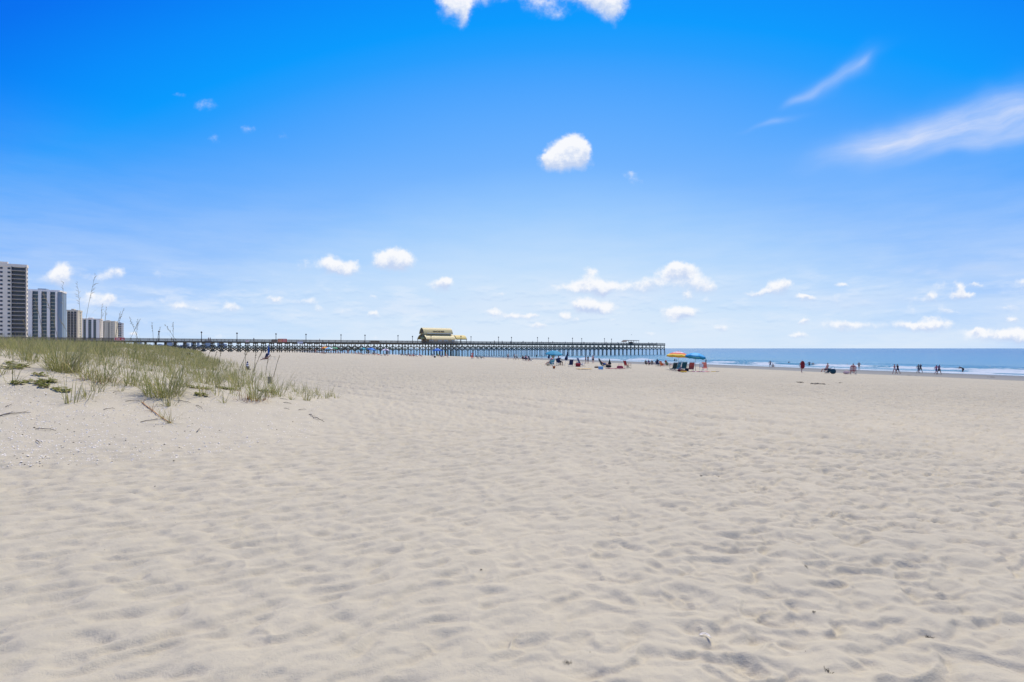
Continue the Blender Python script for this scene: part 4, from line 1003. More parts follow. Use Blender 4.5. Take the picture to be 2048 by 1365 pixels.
# ------------------------------------------------------------------ beach furniture
ALU = mat('aluminium_tube', (.45,.45,.46), .35, .1, 8, metal=.6)
def _stripes(w, h, n, y, tilt):
    pass
_ch = {}
def chair_meshes(kind):
    if kind in _ch: return _ch[kind]
    d = {}
    if kind == 'beach':      # low sling chair with a tall tilted back, facing +Y
        sl = math.tan(R(24))
        d['seat'] = MB().box((0,.05,.25), (.50,.48,.025), (Vector((1,0,0)), Vector((0,.985,.17)), Vector((0,-.17,.985)))).mesh('seat', SHELL)
        b0 = Vector((0,-.20,.24)); u = Vector((0,-sl,1)).normalized()
        d['backrest'] = MB().box(b0+u*.40, (.50,.03,.72), (Vector((1,0,0)), u.cross(Vector((1,0,0))), u)).mesh('backrest', SHELL)
        m = MB()
        for s in (-.27, .27):
            m.tube([(s,-.2,.24), Vector((s,-.2,.24))+u*.80], .014, 6); m.tube([(s,-.22,.22),(s,.30,.30)], .014, 6)
        m.tube([Vector((-.27,-.2,.24))+u*.8, Vector((0,-.2,.24))+u*.84, Vector((.27,-.2,.24))+u*.8], .014, 6)
        d['frame'] = m.mesh('frame', ALU, True)
        for i, (s, a, b) in enumerate(((-.28,(.28,.29),(-.30,0)),(.28,(.28,.29),(-.30,0)),(-.25,(-.18,.26),(.34,0)),(.25,(-.18,.26),(.34,0)))):
            d['leg.%d' % i] = MB().tube([(s,a[0],a[1]),(s,b[0],b[1])], .013, 6).mesh('leg', ALU, True)
        d['armrest'] = MB().box((-.31,.02,.47), (.06,.46,.025)).mesh('armrest', SHELL); d['armrest.1'] = MB().box((.31,.02,.47), (.06,.46,.025)).mesh('armrest', SHELL)
        d['arm_post'] = MB().tube([(-.31,.2,.28),(-.31,.2,.47)], .012, 6).tube([(.31,.2,.28),(.31,.2,.47)], .012, 6).mesh('arm_post', ALU)
    elif kind == 'camp':     # quad folding chair with crossed legs
        d['seat'] = MB().add([(-.27,-.22,.42),(0,-.22,.38),(.27,-.22,.42),(-.29,.25,.46),(0,.25,.42),(.29,.25,.46),(-.27,-.22,.40),(0,-.22,.36),(.27,-.22,.40),(-.29,.25,.44),(0,.25,.40),(.29,.25,.44)],
              [(0,1,4,3),(1,2,5,4),(9,10,7,6),(10,11,8,7),(0,3,9,6),(2,8,11,5),(0,6,7,1),(1,7,8,2),(3,4,10,9),(4,5,11,10)]).mesh('seat', SHELL)
        d['backrest'] = MB().add([(-.27,-.22,.44),(0,-.25,.44),(.27,-.22,.44),(-.28,-.36,.93),(0,-.40,.90),(.28,-.36,.93),(-.27,-.25,.44),(0,-.28,.44),(.27,-.25,.44),(-.28,-.39,.93),(0,-.43,.90),(.28,-.39,.93)],
              [(0,1,4,3),(1,2,5,4),(9,10,7,6),(10,11,8,7),(0,3,9,6),(2,8,11,5),(0,6,7,1),(1,7,8,2),(3,4,10,9),(4,5,11,10)]).mesh('backrest', SHELL)
        i = 0
        for a, b in (((-.30,-.25,.02),(.30,.27,.42)),((.30,-.25,.02),(-.30,.27,.42)),((-.30,.28,.02),(.28,-.24,.44)),((.30,.28,.02),(-.28,-.24,.44)),((-.30,.28,.02),(-.30,-.25,.42)),((.30,.28,.02),(.30,-.25,.42))):
            d['leg.%d' % i] = MB().tube([a, b], .012, 6).mesh('leg', ALU, True); i += 1
        m = MB()
        for s in (-.29, .29): m.tube([(s,-.24,.03),(s,-.24,.45),(s,-.40,.94)], .012, 6); m.tube([(s,.28,.03),(s,.28,.63)], .012, 6)
        d['frame'] = m.mesh('frame', ALU, True)
        for k, s in enumerate((-.30, .30)): d['armrest.%d' % k] = MB().box((s,.02,.64), (.09,.56,.02)).mesh('armrest', SHELL)
    _ch[kind] = d; return d
def chair(label, loc, face, fabric, frame=ALU, kind='beach', group=None, sc=1., band=None):
    g = thing('beach_chair' if kind == 'beach' else 'camping_chair', label, 'chair', loc, R(face), group, sc)
    for k, me in chair_meshes(kind).items():
        o = link(k.split('.')[0], me, g, m=fabric if k.split('.')[0] in ('seat','backrest') or (kind == 'camp' and k.startswith('arm')) else frame)
    if band is not None and kind == 'beach':
        sl = math.tan(R(24)); u = Vector((0,-sl,1)).normalized(); w_ = u.cross(Vector((1,0,0)))
        for f in (.12,.30,.48,.66): MB().box(Vector((0,-.2,.24))+u*(f+.02)+w_*0, (.505,.04,.07), (Vector((1,0,0)), w_, u)).build('stripe', band, g)
    return g
def umbrella(label, loc, cols, rad=1.15, h=2.05, tilt=(0,0), rings=False, group=None, tip=None):
    """open beach umbrella; cols repeat over the eight gores, or over the rings from the tip outwards"""
    g = thing('beach_umbrella', label, 'umbrella', loc, 0, group)
    q = Matrix.Rotation(R(tilt[0]), 4, 'X') @ Matrix.Rotation(R(tilt[1]), 4, 'Y'); hub = Vector((0,0,h-.42))
    T = lambda p: hub + q @ (Vector(p)-Vector((0,0,h-.42)))
    MB().tube([(0,0,-.25), tuple(hub)], .022, 8).build('pole', WHT if rings else ALU, g, True)
    MB().tube([tuple(hub), T((0,0,h+.03))], .018, 8).build('upper_pole', ALU, g, True)
    n, nr = 8, 6
    def pr(f, zoff=0): return rad*f, h-.42*(f**1.7)*(rad/1.15)-zoff
    for k in range(n):
        m = MB(); a0_, a1_ = 2*math.pi*k/n, 2*math.pi*(k+1)/n
        for i in range(nr):
            m.k = i if rings else 0
            f0, f1 = max(.02, i/nr), (i+1)/nr; V = []
            for f in (f0, f1):
                r_, z_ = pr(f)
                for j in range(5):
                    a_ = a0_+(a1_-a0_)*j/4; sg = 1-.035*math.sin(math.pi*j/4)*f; V.append(T((r_*sg*math.cos(a_), r_*sg*math.sin(a_), z_-.05*math.sin(math.pi*j/4)*f)))
            m.add(V, [(j, j+5, j+6, j+1) for j in range(4)])
        r_, z_ = pr(1.); V = []
        for dz_ in (0, -.13):
            for j in range(5):
                a_ = a0_+(a1_-a0_)*j/4; sg = 1-.035*math.sin(math.pi*j/4); V.append(T((r_*sg*math.cos(a_), r_*sg*math.sin(a_), z_-.05*math.sin(math.pi*j/4)+dz_)))
        m.add(V, [(j, j+5, j+6, j+1) for j in range(4)])
        ms = [cols[i % len(cols)] for i in range(nr)] if rings else [cols[k % len(cols)]]
        m.build('canopy_panel', ms, g, True)
        a_ = a0_; MB().tube([T((0,0,h-.05)), T((rad*.5*math.cos(a_), rad*.5*math.sin(a_), pr(.5)[1]-.03)), T((rad*math.cos(a_), rad*math.sin(a_), pr(1)[1]-.02))], .007, 4).build('rib', ALU, g)
    MB().tube([T((0,0,h)), T((0,0,h+.1))], [.03,.012], 6).build('tip', tip or cols[0], g)
    return g
def furled(label, loc, m, h=2.1, lean=(0,0), L=1.25, group=None, r=.13, mark=None):
    g = thing('closed_umbrella', label, 'umbrella', loc, 0, group)
    top = Vector((math.tan(R(lean[0]))*h, math.tan(R(lean[1]))*h, h)); ax = top.normalized(); x = ax.cross(Vector((0,1,0))).normalized(); y = ax.cross(x)
    MB().tube([-ax*.25, top], .022, 8).build('pole', WHT, g, True)
    n = 16; V = []; prof = [(0, .02), (.12, .05), (.5, .10), (.85, 1.25*r), (1., .9*r)]
    for f, rr_ in prof:
        for k in range(n):
            w = rr_*(1+.22*(1 if k % 2 else -1)*min(1, f*2)); c = top-ax*(L*f*1.0-.03); V.append(c+(x*math.cos(2*math.pi*k/n)+y*math.sin(2*math.pi*k/n))*w)
    Fc = [(i*n+k, i*n+(k+1) % n, (i+1)*n+(k+1) % n, (i+1)*n+k) for i in range(len(prof)-1) for k in range(n)]+[tuple(range(n))]
    MB().add(V, Fc).build('canopy', m, g, True)
    MB().tube([top-ax*(L*.62)+(x*math.cos(a)+y*math.sin(a))*.128 for a in [2*math.pi*k/12 for k in range(13)]], .016, 5, False).build('strap', mark or m, g)
    return g
def cooler(label, loc, face, body, lid, sc=1.):
    g = thing('cooler', label, 'cooler', loc, R(face), None, sc)
    o = MB().box((0,0,.17), (.56,.36,.34)).build('body', body, g); bv = o.modifiers.new('b', 'BEVEL'); bv.width = .03; bv.segments = 2
    o = MB().box((0,0,.375), (.58,.38,.07)).build('lid', lid, g); bv = o.modifiers.new('b', 'BEVEL'); bv.width = .02; bv.segments = 2
    MB().tube([(-.30,0,.26),(-.33,0,.30),(-.33,0,.42),(.33,0,.42),(.33,0,.30),(.30,0,.26)], .012, 6).build('handle', lid, g)
    return g
def bag(label, loc, m, w=.45, h=.36, strap=None, face=0):
    g = thing('beach_bag', label, 'bag', loc, R(face)); b = MB()
    b.add([(x*w/2*k, y*.13*k2, z) for z, k, k2 in ((0,.92,1),(h*.5,1.05,1.15),(h,.9,.55)) for x, y in ((-1,-1),(1,-1),(1,1),(-1,1))],
          [(i*4+j, i*4+(j+1) % 4, i*4+4+(j+1) % 4, i*4+4+j) for i in range(2) for j in range(4)]+[(3,2,1,0),(8,9,10,11)])
    o = b.build('sack', m, g, True); s_ = o.modifiers.new('s', 'SUBSURF'); s_.levels = s_.render_levels = 1
    MB().tube([(-w*.25,0,h*.9),(-w*.18,0,h*1.35),(w*.18,0,h*1.35),(w*.25,0,h*.9)], .014, 5).build('strap', strap or m, g); return g
def towel(label, loc, m, L=1.7, w=.85, face=0, bump=.0, stripe=None):
    g = thing('beach_towel', label, 'towel', loc, R(face)); n = 10; V = []
    for i in range(n+1):
        for j in range(6):
            x, y = (i/n-.5)*L, (j/5-.5)*w; V.append((x, y, .05+bump*max(0, math.sin(i*1.7+j*2.1))+.012*math.sin(i*2.3+j)))
    Fc = [(i*6+j, (i+1)*6+j, (i+1)*6+j+1, i*6+j+1) for i in range(n) for j in range(5)]
    o = mesh_obj('cloth', V, Fc, m, g, True); so = o.modifiers.new('t', 'SOLIDIFY'); so.thickness = .02
    if stripe:
        for k in (.25, .5, .75):
            i = int(k*n); V2 = [(V[i*6+j][0]+d, V[i*6+j][1], V[i*6+j][2]+.008) for d in (-.06,.06) for j in range(6)]
            mesh_obj('stripe', V2, [(j, 6+j, 7+j, j+1) for j in range(5)], stripe, g, True)
    return g
def toy(label, loc, m, kind='bucket', sc=1.):
    g = thing('sand_toy', label, 'toy', loc, 0, None, sc)
    if kind == 'bucket':
        MB().lathe([(.09,0),(.13,.22),(.14,.23),(.12,.225),(.085,.02)], 14).build('pail', m, g, True); MB().tube([(-.13,0,.22),(-.08,0,.34),(.08,0,.34),(.13,0,.22)], .008, 5).build('handle', WHT, g)
    else:
        MB().lathe([(.02,.02),(.32,.03),(.36,.09),(.32,.15),(.22,.15),(.20,.09)], 18).build('ring', m, g, True); MB().box((.32,0,.12), (.1,.12,.06)).build('grip', ORG, g)
    return g
def canopy_tent(label, loc, m, w=2.6, h=1.95, face=0):
    g = thing('canopy_tent', label, 'tent', loc, R(face))
    for x in (-1,1):
        for y in (-1,1): MB().tube([(x*w/2*1.04,y*w/2*1.04,-.1),(x*w/2,y*w/2,h)], .022, 6).build('leg', ALU, g)
    n = 8; V = []
    for i in range(n+1):
        f = i/n; r_ = w/2*1.05*(1-f)+.02; z_ = h+.9*(f**1.3)
        for k in range(16):
            a_ = 2*math.pi*(k+.5)/16; c, s_ = math.cos(a_), math.sin(a_); q = 1/max(abs(c), abs(s_)); V.append((r_*c*q, r_*s_*q, z_-(.06 if k % 4 == 1 else 0)))
    Fc = [(i*16+k, i*16+(k+1) % 16, (i+1)*16+(k+1) % 16, (i+1)*16+k) for i in range(n) for k in range(16)]
    mesh_obj('roof', V, Fc, m, g, False)
    for i, (dx, dy, sx, sy) in enumerate(((0,-1,1,.02),(0,1,1,.02),(-1,0,.02,1),(1,0,.02,1))): MB().box((dx*w/2*1.05, dy*w/2*1.05, h-.1), (w*1.05*sx+.01, w*1.05*sy+.01, .22)).build('valance', m, g)
    return g

# ------------------------------------------------------------------ who and what is on the beach
def P(px, py):
    x, y = ray(px, py); return Vector((x, y, max(gz(x, y), SEA-.95)))
SEAW = -66      # facing the water
def man(c): return (('shorts', c),)
def bik(c): return (('top', c), ('briefs', c))
def suit(c): return (('swimsuit', c),)
def clad(a, b): return (('shirt', a), ('shorts', b))
def dress(c): return (('dress', c),)

# -- dune edge and upper beach
c = P(495, 739.5); g = thing('traffic_cone', 'dark navy traffic cone with white bands standing beyond the dune grass', 'cone', c)
NV = col('cone_navy', 40, 44, 78)
MB().box((0,0,.02), (.38,.38,.04)).build('base', NV, g)
rad_ = lambda z: .155-.155*(z-.04)/.62*.82
for z0, z1, m, n in ((.04,.26,NV,'cone_body'),(.26,.36,WHT,'reflective_band'),(.36,.41,NV,'cone_body'),(.41,.49,WHT,'reflective_band'),(.49,.62,NV,'cone_tip')):
    MB().lathe([(rad_(z0), z0), (rad_(z1), z1)], 16).build(n, m, g, True)
c = P(540, 767); g = thing('wooden_post', 'short square grey wooden post in the grass at the dune edge', 'post', c)
MB().box((0,0,.0), (.15,.15,.60)).build('shaft', WOODP, g); MB().add([(-.08,-.08,.30),(.08,-.08,.30),(.08,.08,.30),(-.08,.08,.30),(0,0,.34)], [(0,1,4),(1,2,4),(2,3,4),(3,0,4)]).build('top', WOODP, g)
c = at(315, 704, 95); c.z = EYE-8.5*95/F; g = thing('rubbish_bin', 'dark open topped rubbish barrel on the sand beneath the leftmost pier lamp', 'bin', c)
MB().lathe([(.30,0),(.36,.35),(.40,.84),(.42,.86),(.37,.85),(.28,.08)], 16).build('drum', mat('bin_dark', (.06,.06,.075), .6), g, True); MB().lathe([(.43,.80),(.44,.86),(.43,.92),(.40,.92),(.40,.80)], 16).build('rim', GREY, g, True)
c = at(265, 706, 80); c.z = EYE-8.6*80/F; g = thing('storage_box', 'light blue lidded storage box half hidden behind the dune grass', 'box', c, R(8))
MB().box((0,0,.30), (1.35,.7,.62)).build('body', col('box_blue', 92, 160, 190), g); MB().box((0,0,.645), (1.41,.76,.07)).build('lid', col('box_lid', 110, 175, 200), g); MB().box((.2,-.37,.45), (.3,.03,.06)).build('handle', GREY, g)
c = P(377, 714); g = thing('small_bin', 'small black tub standing on the sand beyond the dune crest', 'bin', c)
MB().lathe([(.12,0),(.17,.34),(.19,.35),(.15,.34),(.11,.04)], 12).build('tub', BLK, g, True); MB().tube([(-.17,0,.33),(0,0,.46),(.17,0,.33)], .01, 5).build('handle', GREY, g)

# -- lone camp with the closed blue umbrella
furled('tall closed blue and teal umbrella on the open sand left of the crowd', P(537, 719), BLU, 2.3, (0,0), 1.7, None, .10, LTEAL)
chair('navy and white low chair left of the closed blue umbrella', P(529.5, 720), 70, NAVY)
person('person in brown lying beside the closed blue umbrella', P(533.5, 721), 'lounge', 100, 1, 'brown', man(BROWN), None, .95)
g = thing('camp_table', 'small tan folding table right of the closed blue umbrella', 'table', P(545, 720))
MB().box((0,0,.50), (.95,.45,.03)).build('tabletop', BEIGE, g)
for x in (-.4, .4):
    for y in (-.18, .18): MB().tube([(x,y,0),(x*.6,y,.5)], .014, 5).build('leg', ALU, g)

# -- crowd beneath the landward pier
umbrella('yellow and orange umbrella, leftmost in the crowd by the pier', P(650, 707.5), [YEL, ORG], 1.35, 2.5)
umbrella('pale blue umbrella between the yellow and the green umbrellas', P(658, 708.5), [LTEAL, WHT, LBLU], 1.3, 2.2)
umbrella('green umbrella right of the pale blue umbrella', P(668.5, 707.5), [GRN, col('bright_green', 60, 170, 110)], 1.35, 2.5)
umbrella('faint blue umbrella in the shade of the pier right of the green one', P(686, 706.5), [BLU], 1.1, 2.4)
for px_, py_, pose, fc_, sk, hr, wr, lb in [
   (645.5,708,'ground',150,0,'dark',man(BLK),'person in black trunks sitting left of the yellow umbrella'),(651,708.5,'lounge',120,1,'dark',man(MAR),'person in maroon lying under the yellow umbrella'),
   (662,707.5,'stand',160,0,'brown',man(BLK),'person in black shorts standing between yellow and green umbrellas'),(672.5,707.5,'hips',-40,0,'brown',bik(PINK),'person in pink bikini standing under the green umbrella'),
   (677.5,708.5,'ground',-60,0,'grey',man(GREY),'person in grey sitting right of the green umbrella'),(689,707.5,'lounge',-70,1,'dark',man(BLK),'person in black reclining below the faint blue umbrella'),
   (606,705,'stand',20,1,'dark',man(NAVY),'person in navy shorts under the pier below the grey board'),(562,704,'ground',60,1,'dark',man(MAR),'person sitting in shade under the pier below the red banner'),
   (553,704,'lounge',90,2,'dark',man(BLK),'person lying in pier shade left of the red banner'),(507,703.5,'ground',40,2,'dark',man(BLK),'person sitting in pier shade right of the round sign'),
   (696,708,'stand',30,3,'blond',bik(PINK),'person in pink bikini standing between the faint blue umbrella and the red bikini'),(703,708.5,'ground',-70,0,'brown',man(YEL),'person in yellow trunks sitting left of the red bikini'),(583,704.8,'walk',90,3,'brown',man(BLU),'person in blue trunks walking in front of the pier below the grey board'),(631,706.5,'stand',-20,3,'brown',man(REDC),'person in red trunks standing well left of the yellow umbrella')]:
    person(lb, P(px_, py_), pose, fc_, sk, hr, wr)
umbrella('teal umbrella left of the blue umbrella under the pier', P(727, 709.5), [col('teal_bright', 40, 160, 165), TEAL], 1.35, 2.45)
umbrella('bright blue umbrella right of the teal umbrella near the pier', P(744, 710.5), [col('blue_bright', 40, 130, 200), BLU], 1.55, 2.4, (0, 10))
umbrella('purple and white umbrella, rightmost in the crowd left of the building', P(771, 711.5), [col('mauve', 130, 110, 140), WHT], 1.3, 2.2)
for px_, py_, pose, fc_, sk, hr, wr, lb in [
   (711,709,'ground',-60,3,'brown',bik(REDC),'person in red bikini sitting left of the teal umbrella'),(718,709.5,'ground',-40,0,'dark',man(REDC),'person in red trunks sitting just left of the teal umbrella'),
   (724,710,'lounge',-60,1,'dark',man(BLK),'person in black lying below the teal umbrella'),(733,710.5,'hips',170,1,'dark',clad(GRN, BLK),'person in green shirt standing between teal and blue umbrellas'),
   (738,710.5,'stand',-30,0,'dark',clad(BLK, BLK),'person in black clothes standing under the blue umbrella'),(746,711,'ground',-60,1,'brown',suit(MAR),'person in maroon swimsuit sitting under the blue umbrella'),
   (751.5,711,'ground',-80,0,'blond',bik(WHT),'person in white bikini sitting at the right of the blue umbrella'),(757,711.5,'lounge',-70,3,'brown',man(ORG),'person in orange trunks reclining right of the blue umbrella')]:
    person(lb, P(px_, py_), pose, fc_, sk, hr, wr)
chair('blue chair left of the purple and white umbrella', P(763.5, 712), SEAW, LBLU); chair('dark chair below the purple and white umbrella', P(770, 712.3), SEAW, NAVY)
person('person in black sitting on the dark chair under the purple umbrella', P(770, 712.3), 'lounge', SEAW, 1, 'dark', suit(BLK), None, 1, None, .12)
person('person in grey standing right of the purple and white umbrella', P(776, 712), 'stand', 30, 1, 'dark', clad(GREY, BLK))
# -- groups in front of the pier building
for i, (px_, py_, fb, lb) in enumerate([(803,712,NAVY,'navy chair, leftmost before the pier building'),(808.5,712.5,BLK,'black chair second from left before the pier building'),(814,713,NAVY,'navy chair beside the red chairs before the pier building'),(821,713.8,REDC,'red chair, leftmost of the red group'),(828,714,CORAL,'coral chair in the middle of the red group'),(834,714,MAR,'maroon chair at the right of the red group')]):
    chair(lb, P(px_, py_), SEAW, fb)
for px_, py_, pose, sk, hr, wr, lb in [(803,712,'lounge',0,'dark',clad(NAVY, NAVY),'person in navy reclining on the leftmost navy chair'),(814,713,'lounge',1,'dark',clad(WHT, NAVY),'person in white shirt on navy chair beside red chairs'),(821,713.8,'lounge',3,'brown',suit(REDC),'person in red swimsuit on the leftmost red chair'),
   (828,714,'lounge',0,'brown',clad(CORAL, REDC),'person in coral shirt on the coral chair'),(840,714,'ground',0,'blond',clad(PINK, PURP),'person in pink top sitting at the right end of the red group')]:
    person(lb, P(px_, py_), pose, SEAW, sk, hr, wr, None, 1, None, .12 if pose == 'lounge' else 0)
canopy_tent('bright blue pop up canopy tent in front of the pier building', P(875, 713.5), col('tent_blue', 20, 100, 180), 2.9, 2.15, 20)
for px_, py_, pose, fc_, sk, hr, wr, hat, lb in [(865.5,714.5,'ground',-60,0,'grey',clad(GREY, WHT),None,'person in grey sitting at the left of the blue tent'),(876,714,'ground',-30,0,'brown',clad(LIME, BLK),None,'person in lime shirt sitting under the blue tent'),
   (883,715.5,'lounge',-66,0,'dark',clad(BLU, NAVY),None,'person in blue reclining under the right edge of the tent'),(892.5,715,'chair',-50,3,'brown',suit(PINK),YEL,'person in pink with yellow hat right of the blue tent')]:
    person(lb, P(px_, py_), pose, fc_, sk, hr, wr, hat, 1, None, .12 if pose == 'lounge' else 0)
chair('blue chair under the right edge of the blue tent', P(883, 715.5), SEAW, BLU); chair('white chair beside the person with the yellow hat', P(896, 715.3), SEAW, WHT)
bag('black and white bag at the foot of the blue tent', P(869.5, 716), BLK, .6, .5, WHT)
# -- on the wet sand right of the building
chair('red flowered chair left of the black chair near the water', P(945, 718.5), -20, CORAL, ALU, 'camp')
person('person in red and orange standing beside the black and teal chairs', P(944.5, 718), 'hips', 20, 3, 'brown', clad(CORAL, ORG), BROWN, 1.02)
chair('black chair between the red clad person and the teal chair', P(955.5, 718.5), SEAW, BLK, ALU, 'camp'); chair('teal chair right of the black chair near the water', P(963, 718.3), SEAW, LTEAL)
person('person with dark hair reclining on the teal chair near the water', P(963, 718.3), 'lounge', SEAW, 1, 'dark', bik(TEAL), None, 1, None, .12)
towel('white towel lying in front of the teal chair', P(966, 719.2), WHT, 1.8, .8, 10)
person('child in blue standing at the water left of three bathers', P(1007, 716), 'stand', 30, 0, 'brown', clad(LBLU, BLU), None, .7)
person('person in red trunks standing at the water edge near the pier', P(1016, 719.3), 'stand', -20, 0, 'brown', man(MAR))
person('person with tan skin in brown trunks, left of the walking pair', P(1029.5, 720.3), 'walk', 80, 1, 'dark', man(BROWN))
person('person in black trunks, right of the walking pair', P(1034, 720.6), 'stride', 80, 1, 'dark', man(BLK))
chair('dark red camp chair at the left of a seated pair', P(1047, 722), SEAW, MAR, ALU, 'camp'); person('person in maroon sitting left in a seated pair', P(1047, 722), 'chair', SEAW, 0, 'dark', clad(MAR, BLK), None, 1, None, .05)
chair('dark camp chair at the right of a seated pair', P(1053, 722.8), SEAW, NAVY, ALU, 'camp'); person('person in pink top sitting right in a seated pair', P(1053, 722.8), 'chair', SEAW, 3, 'brown', clad(PINK, NAVY), None, 1, None, .05)
chair('long navy lounger right of a seated pair', P(1062, 723.2), SEAW, NAVY, ALU, 'beach', None, 1.25)
person('person in dark clothes wading left of the teal umbrella', P(1073, 717), 'wade', -60, 1, 'dark', clad(MAR, BLK)); person('person in grey wading beside the teal umbrella edge', P(1084, 716.5), 'wade', 40, 0, 'brown', clad(GREY, GREY))

# -- camp of the big teal umbrella
TU = col('umbrella_teal', 20, 140, 165)
umbrella('large plain teal umbrella open between two closed navy umbrellas', P(1108, 730), [TU], 1.28, 2.15, (4, 3), False, None, TU)
furled('left of two closed navy umbrellas, close to the teal umbrella', P(1097, 727), NAVY, 2.1, (3, 0), 1.3, 'closed navy umbrellas', .13)
furled('right of two closed navy umbrellas, leaning over white markings', P(1129, 731.5), NAVY, 2.05, (14, 0), 1.35, 'closed navy umbrellas', .16, WHT)
chair('pale teal beach chair with striped fabric under the teal umbrella', P(1099.5, 731.5), 30, LTEAL, ALU, 'beach', None, 1, WHT)
chair('second pale teal chair beside the white table', P(1103, 731.6), 20, LTEAL, ALU, 'beach')
person('person in pink hat sitting on the pale teal chair', P(1099.5, 731.5), 'lounge', 30, 3, 'brown', suit(PURP), PINK, 1, None, .14)
person('person in olive shirt standing under the teal umbrella', P(1106, 728), 'hips', -30, 1, 'brown', clad(col('olive', 120, 125, 80), BEIGE))
bag('beige straw bag beside the pale teal chair', P(1096, 732.2), BEIGE, .5, .4)
g = thing('camp_table', 'low white folding table under the teal umbrella', 'table', P(1109.5, 732), R(20))
MB().box((0,0,.42), (.9,.5,.03)).build('tabletop', WHT, g)
for x in (-.4, .4):
    for y in (-.2, .2): MB().tube([(x,y,0),(x*.7,y,.42)], .013, 5).build('leg', ALU, g)
chair('navy camp chair holding a dark haired person by the teal umbrella', P(1119, 732), -40, NAVY, DARKMETAL, 'camp', None, 1.1)
person('dark haired person in navy seated with back to the camera', P(1119, 732), 'chair', -40, 1, 'dark', clad(NAVY, BLK), None, 1.02, None, .06)
chair('navy beach chair with white mark, alone between umbrella and red cooler', P(1141, 733.5), 10, NAVY, ALU, 'beach', None, .95)
g = thing('camp_stool', 'small pale folding stool right of the lone navy chair', 'stool', P(1147, 733), R(20))
MB().box((0,0,.36), (.36,.32,.03)).build('seat', BEIGE, g)
for s_ in (-1, 1):
    MB().tube([(s_*.16,-.16,0),(s_*.16,.16,.35)], .013, 5).build('leg', ALU, g); MB().tube([(s_*.15,.16,0),(s_*.15,-.16,.35)], .013, 5).build('leg', ALU, g)
cooler('red cooler standing left of the tall blue chair', P(1156, 733.8), 5, REDC, col('cooler_lid_red', 190, 60, 60), 1.05)
bag('grey bag lying behind the red cooler', P(1155, 732), GREY, .5, .55)
chair('tall blue beach chair leaning right of the red cooler', P(1163.5, 733), -75, col('chair_blue', 28, 76, 130), ALU, 'beach', None, 1.2)
towel('yellow orange towel spread on the sand below the blue chair', P(1168, 739), col('towel_yellow', 215, 180, 110), 1.6, .9, 5, .05)
toy('orange brown bucket on the sand below the white table', P(1108, 737.5), col('bucket_brown', 170, 95, 50), 'bucket', 1.2)
person('person in grey green, left of two at the water edge', P(1171.5, 727.5), 'stand', 60, 1, 'dark', clad(GREY, GREY), None, .95)
person('person in dark grey, right of two at the water edge', P(1176, 727.8), 'hips', -50, 1, 'dark', clad(col('greygreen', 110, 120, 110), GREY), None, .9)
person('sunburnt shirtless person in black trunks standing by the water', P(1186, 727.8), 'stand', 0, 3, 'blond', man(BLK))

# -- camp with the red camp chair
chair('dark teal lounger tilted far back with a sunbather', P(1207, 735), -80, col('dark_teal', 16, 60, 76), DARKMETAL, 'beach', None, 1.2)
person('sunburnt person reclining on the dark teal lounger', P(1207, 735), 'lounge', -80, 3, 'dark', man(BLU), None, 1, None, .2)
furled('short closed black umbrella stuck in the sand beside the dark teal lounger', P(1219.5, 733.5), BLK, 1.1, (-2, 0), .85, None, .17)
bag('black bag at the foot of the short closed black umbrella', P(1217, 736), BLK, .8, .4)
cooler('light blue cooler lying in front of the dark teal lounger', P(1201.5, 739), 10, LBLU, col('cooler_lid_blue', 150, 195, 215), .85)
bag('brown shoe bag left of the light blue cooler', P(1193, 736.5), BROWN, .6, .2)
towel('dark pink towel lying between black bag and red chair', P(1231, 738.2), col('towel_pink', 176, 96, 106), 2.2, .8, 4, .05)
bag('crumpled red and pink bundle on the right end of the pink towel', P(1240, 738.4), col('bundle', 176, 84, 88), .85, .42, PINK)
chair('empty red camp chair alone on the dry sand', P(1255, 737.8), -72, col('chair_red', 160, 20, 30), DARKMETAL, 'camp', None, 1.08)
# -- three sitting at the edge of the damp sand and their neighbours
for px_, py_, sk, hr, wr, lb in [(1292,731.3,1,'dark',clad(BLK, BLK),'person in black, left of three sitting on the damp sand'),(1298,731.3,2,'dark',clad(PURP, BLK),'person in purple, middle of three sitting on the damp sand'),(1304.5,731.2,1,'dark',clad(BROWN, GREY),'person in brown, right of three sitting on the damp sand')]:
    person(lb, P(px_, py_), 'ground', -50, sk, hr, wr)
chair('dark navy camp chair with a dark haired sitter near the orange chair', P(1316, 733.5), -50, NAVY, DARKMETAL, 'camp'); person('dark haired person in navy sitting left of the orange chair', P(1316, 733.5), 'chair', -50, 2, 'dark', clad(NAVY, NAVY), None, 1, None, .05)
chair('orange chair between the navy sitter and the green chair', P(1325, 734.2), -60, ORG); person('person in orange reclining on the orange chair', P(1325, 734.2), 'lounge', -60, 3, 'brown', suit(ORG), None, 1, None, .12)
chair('pale green chair left of the yellow striped umbrella', P(1336, 734), -60, GRN); person('person in green with red cap on the pale green chair', P(1336, 734), 'lounge', -60, 3, 'dark', clad(GRN, WHT), REDC, 1.05, None, .14)
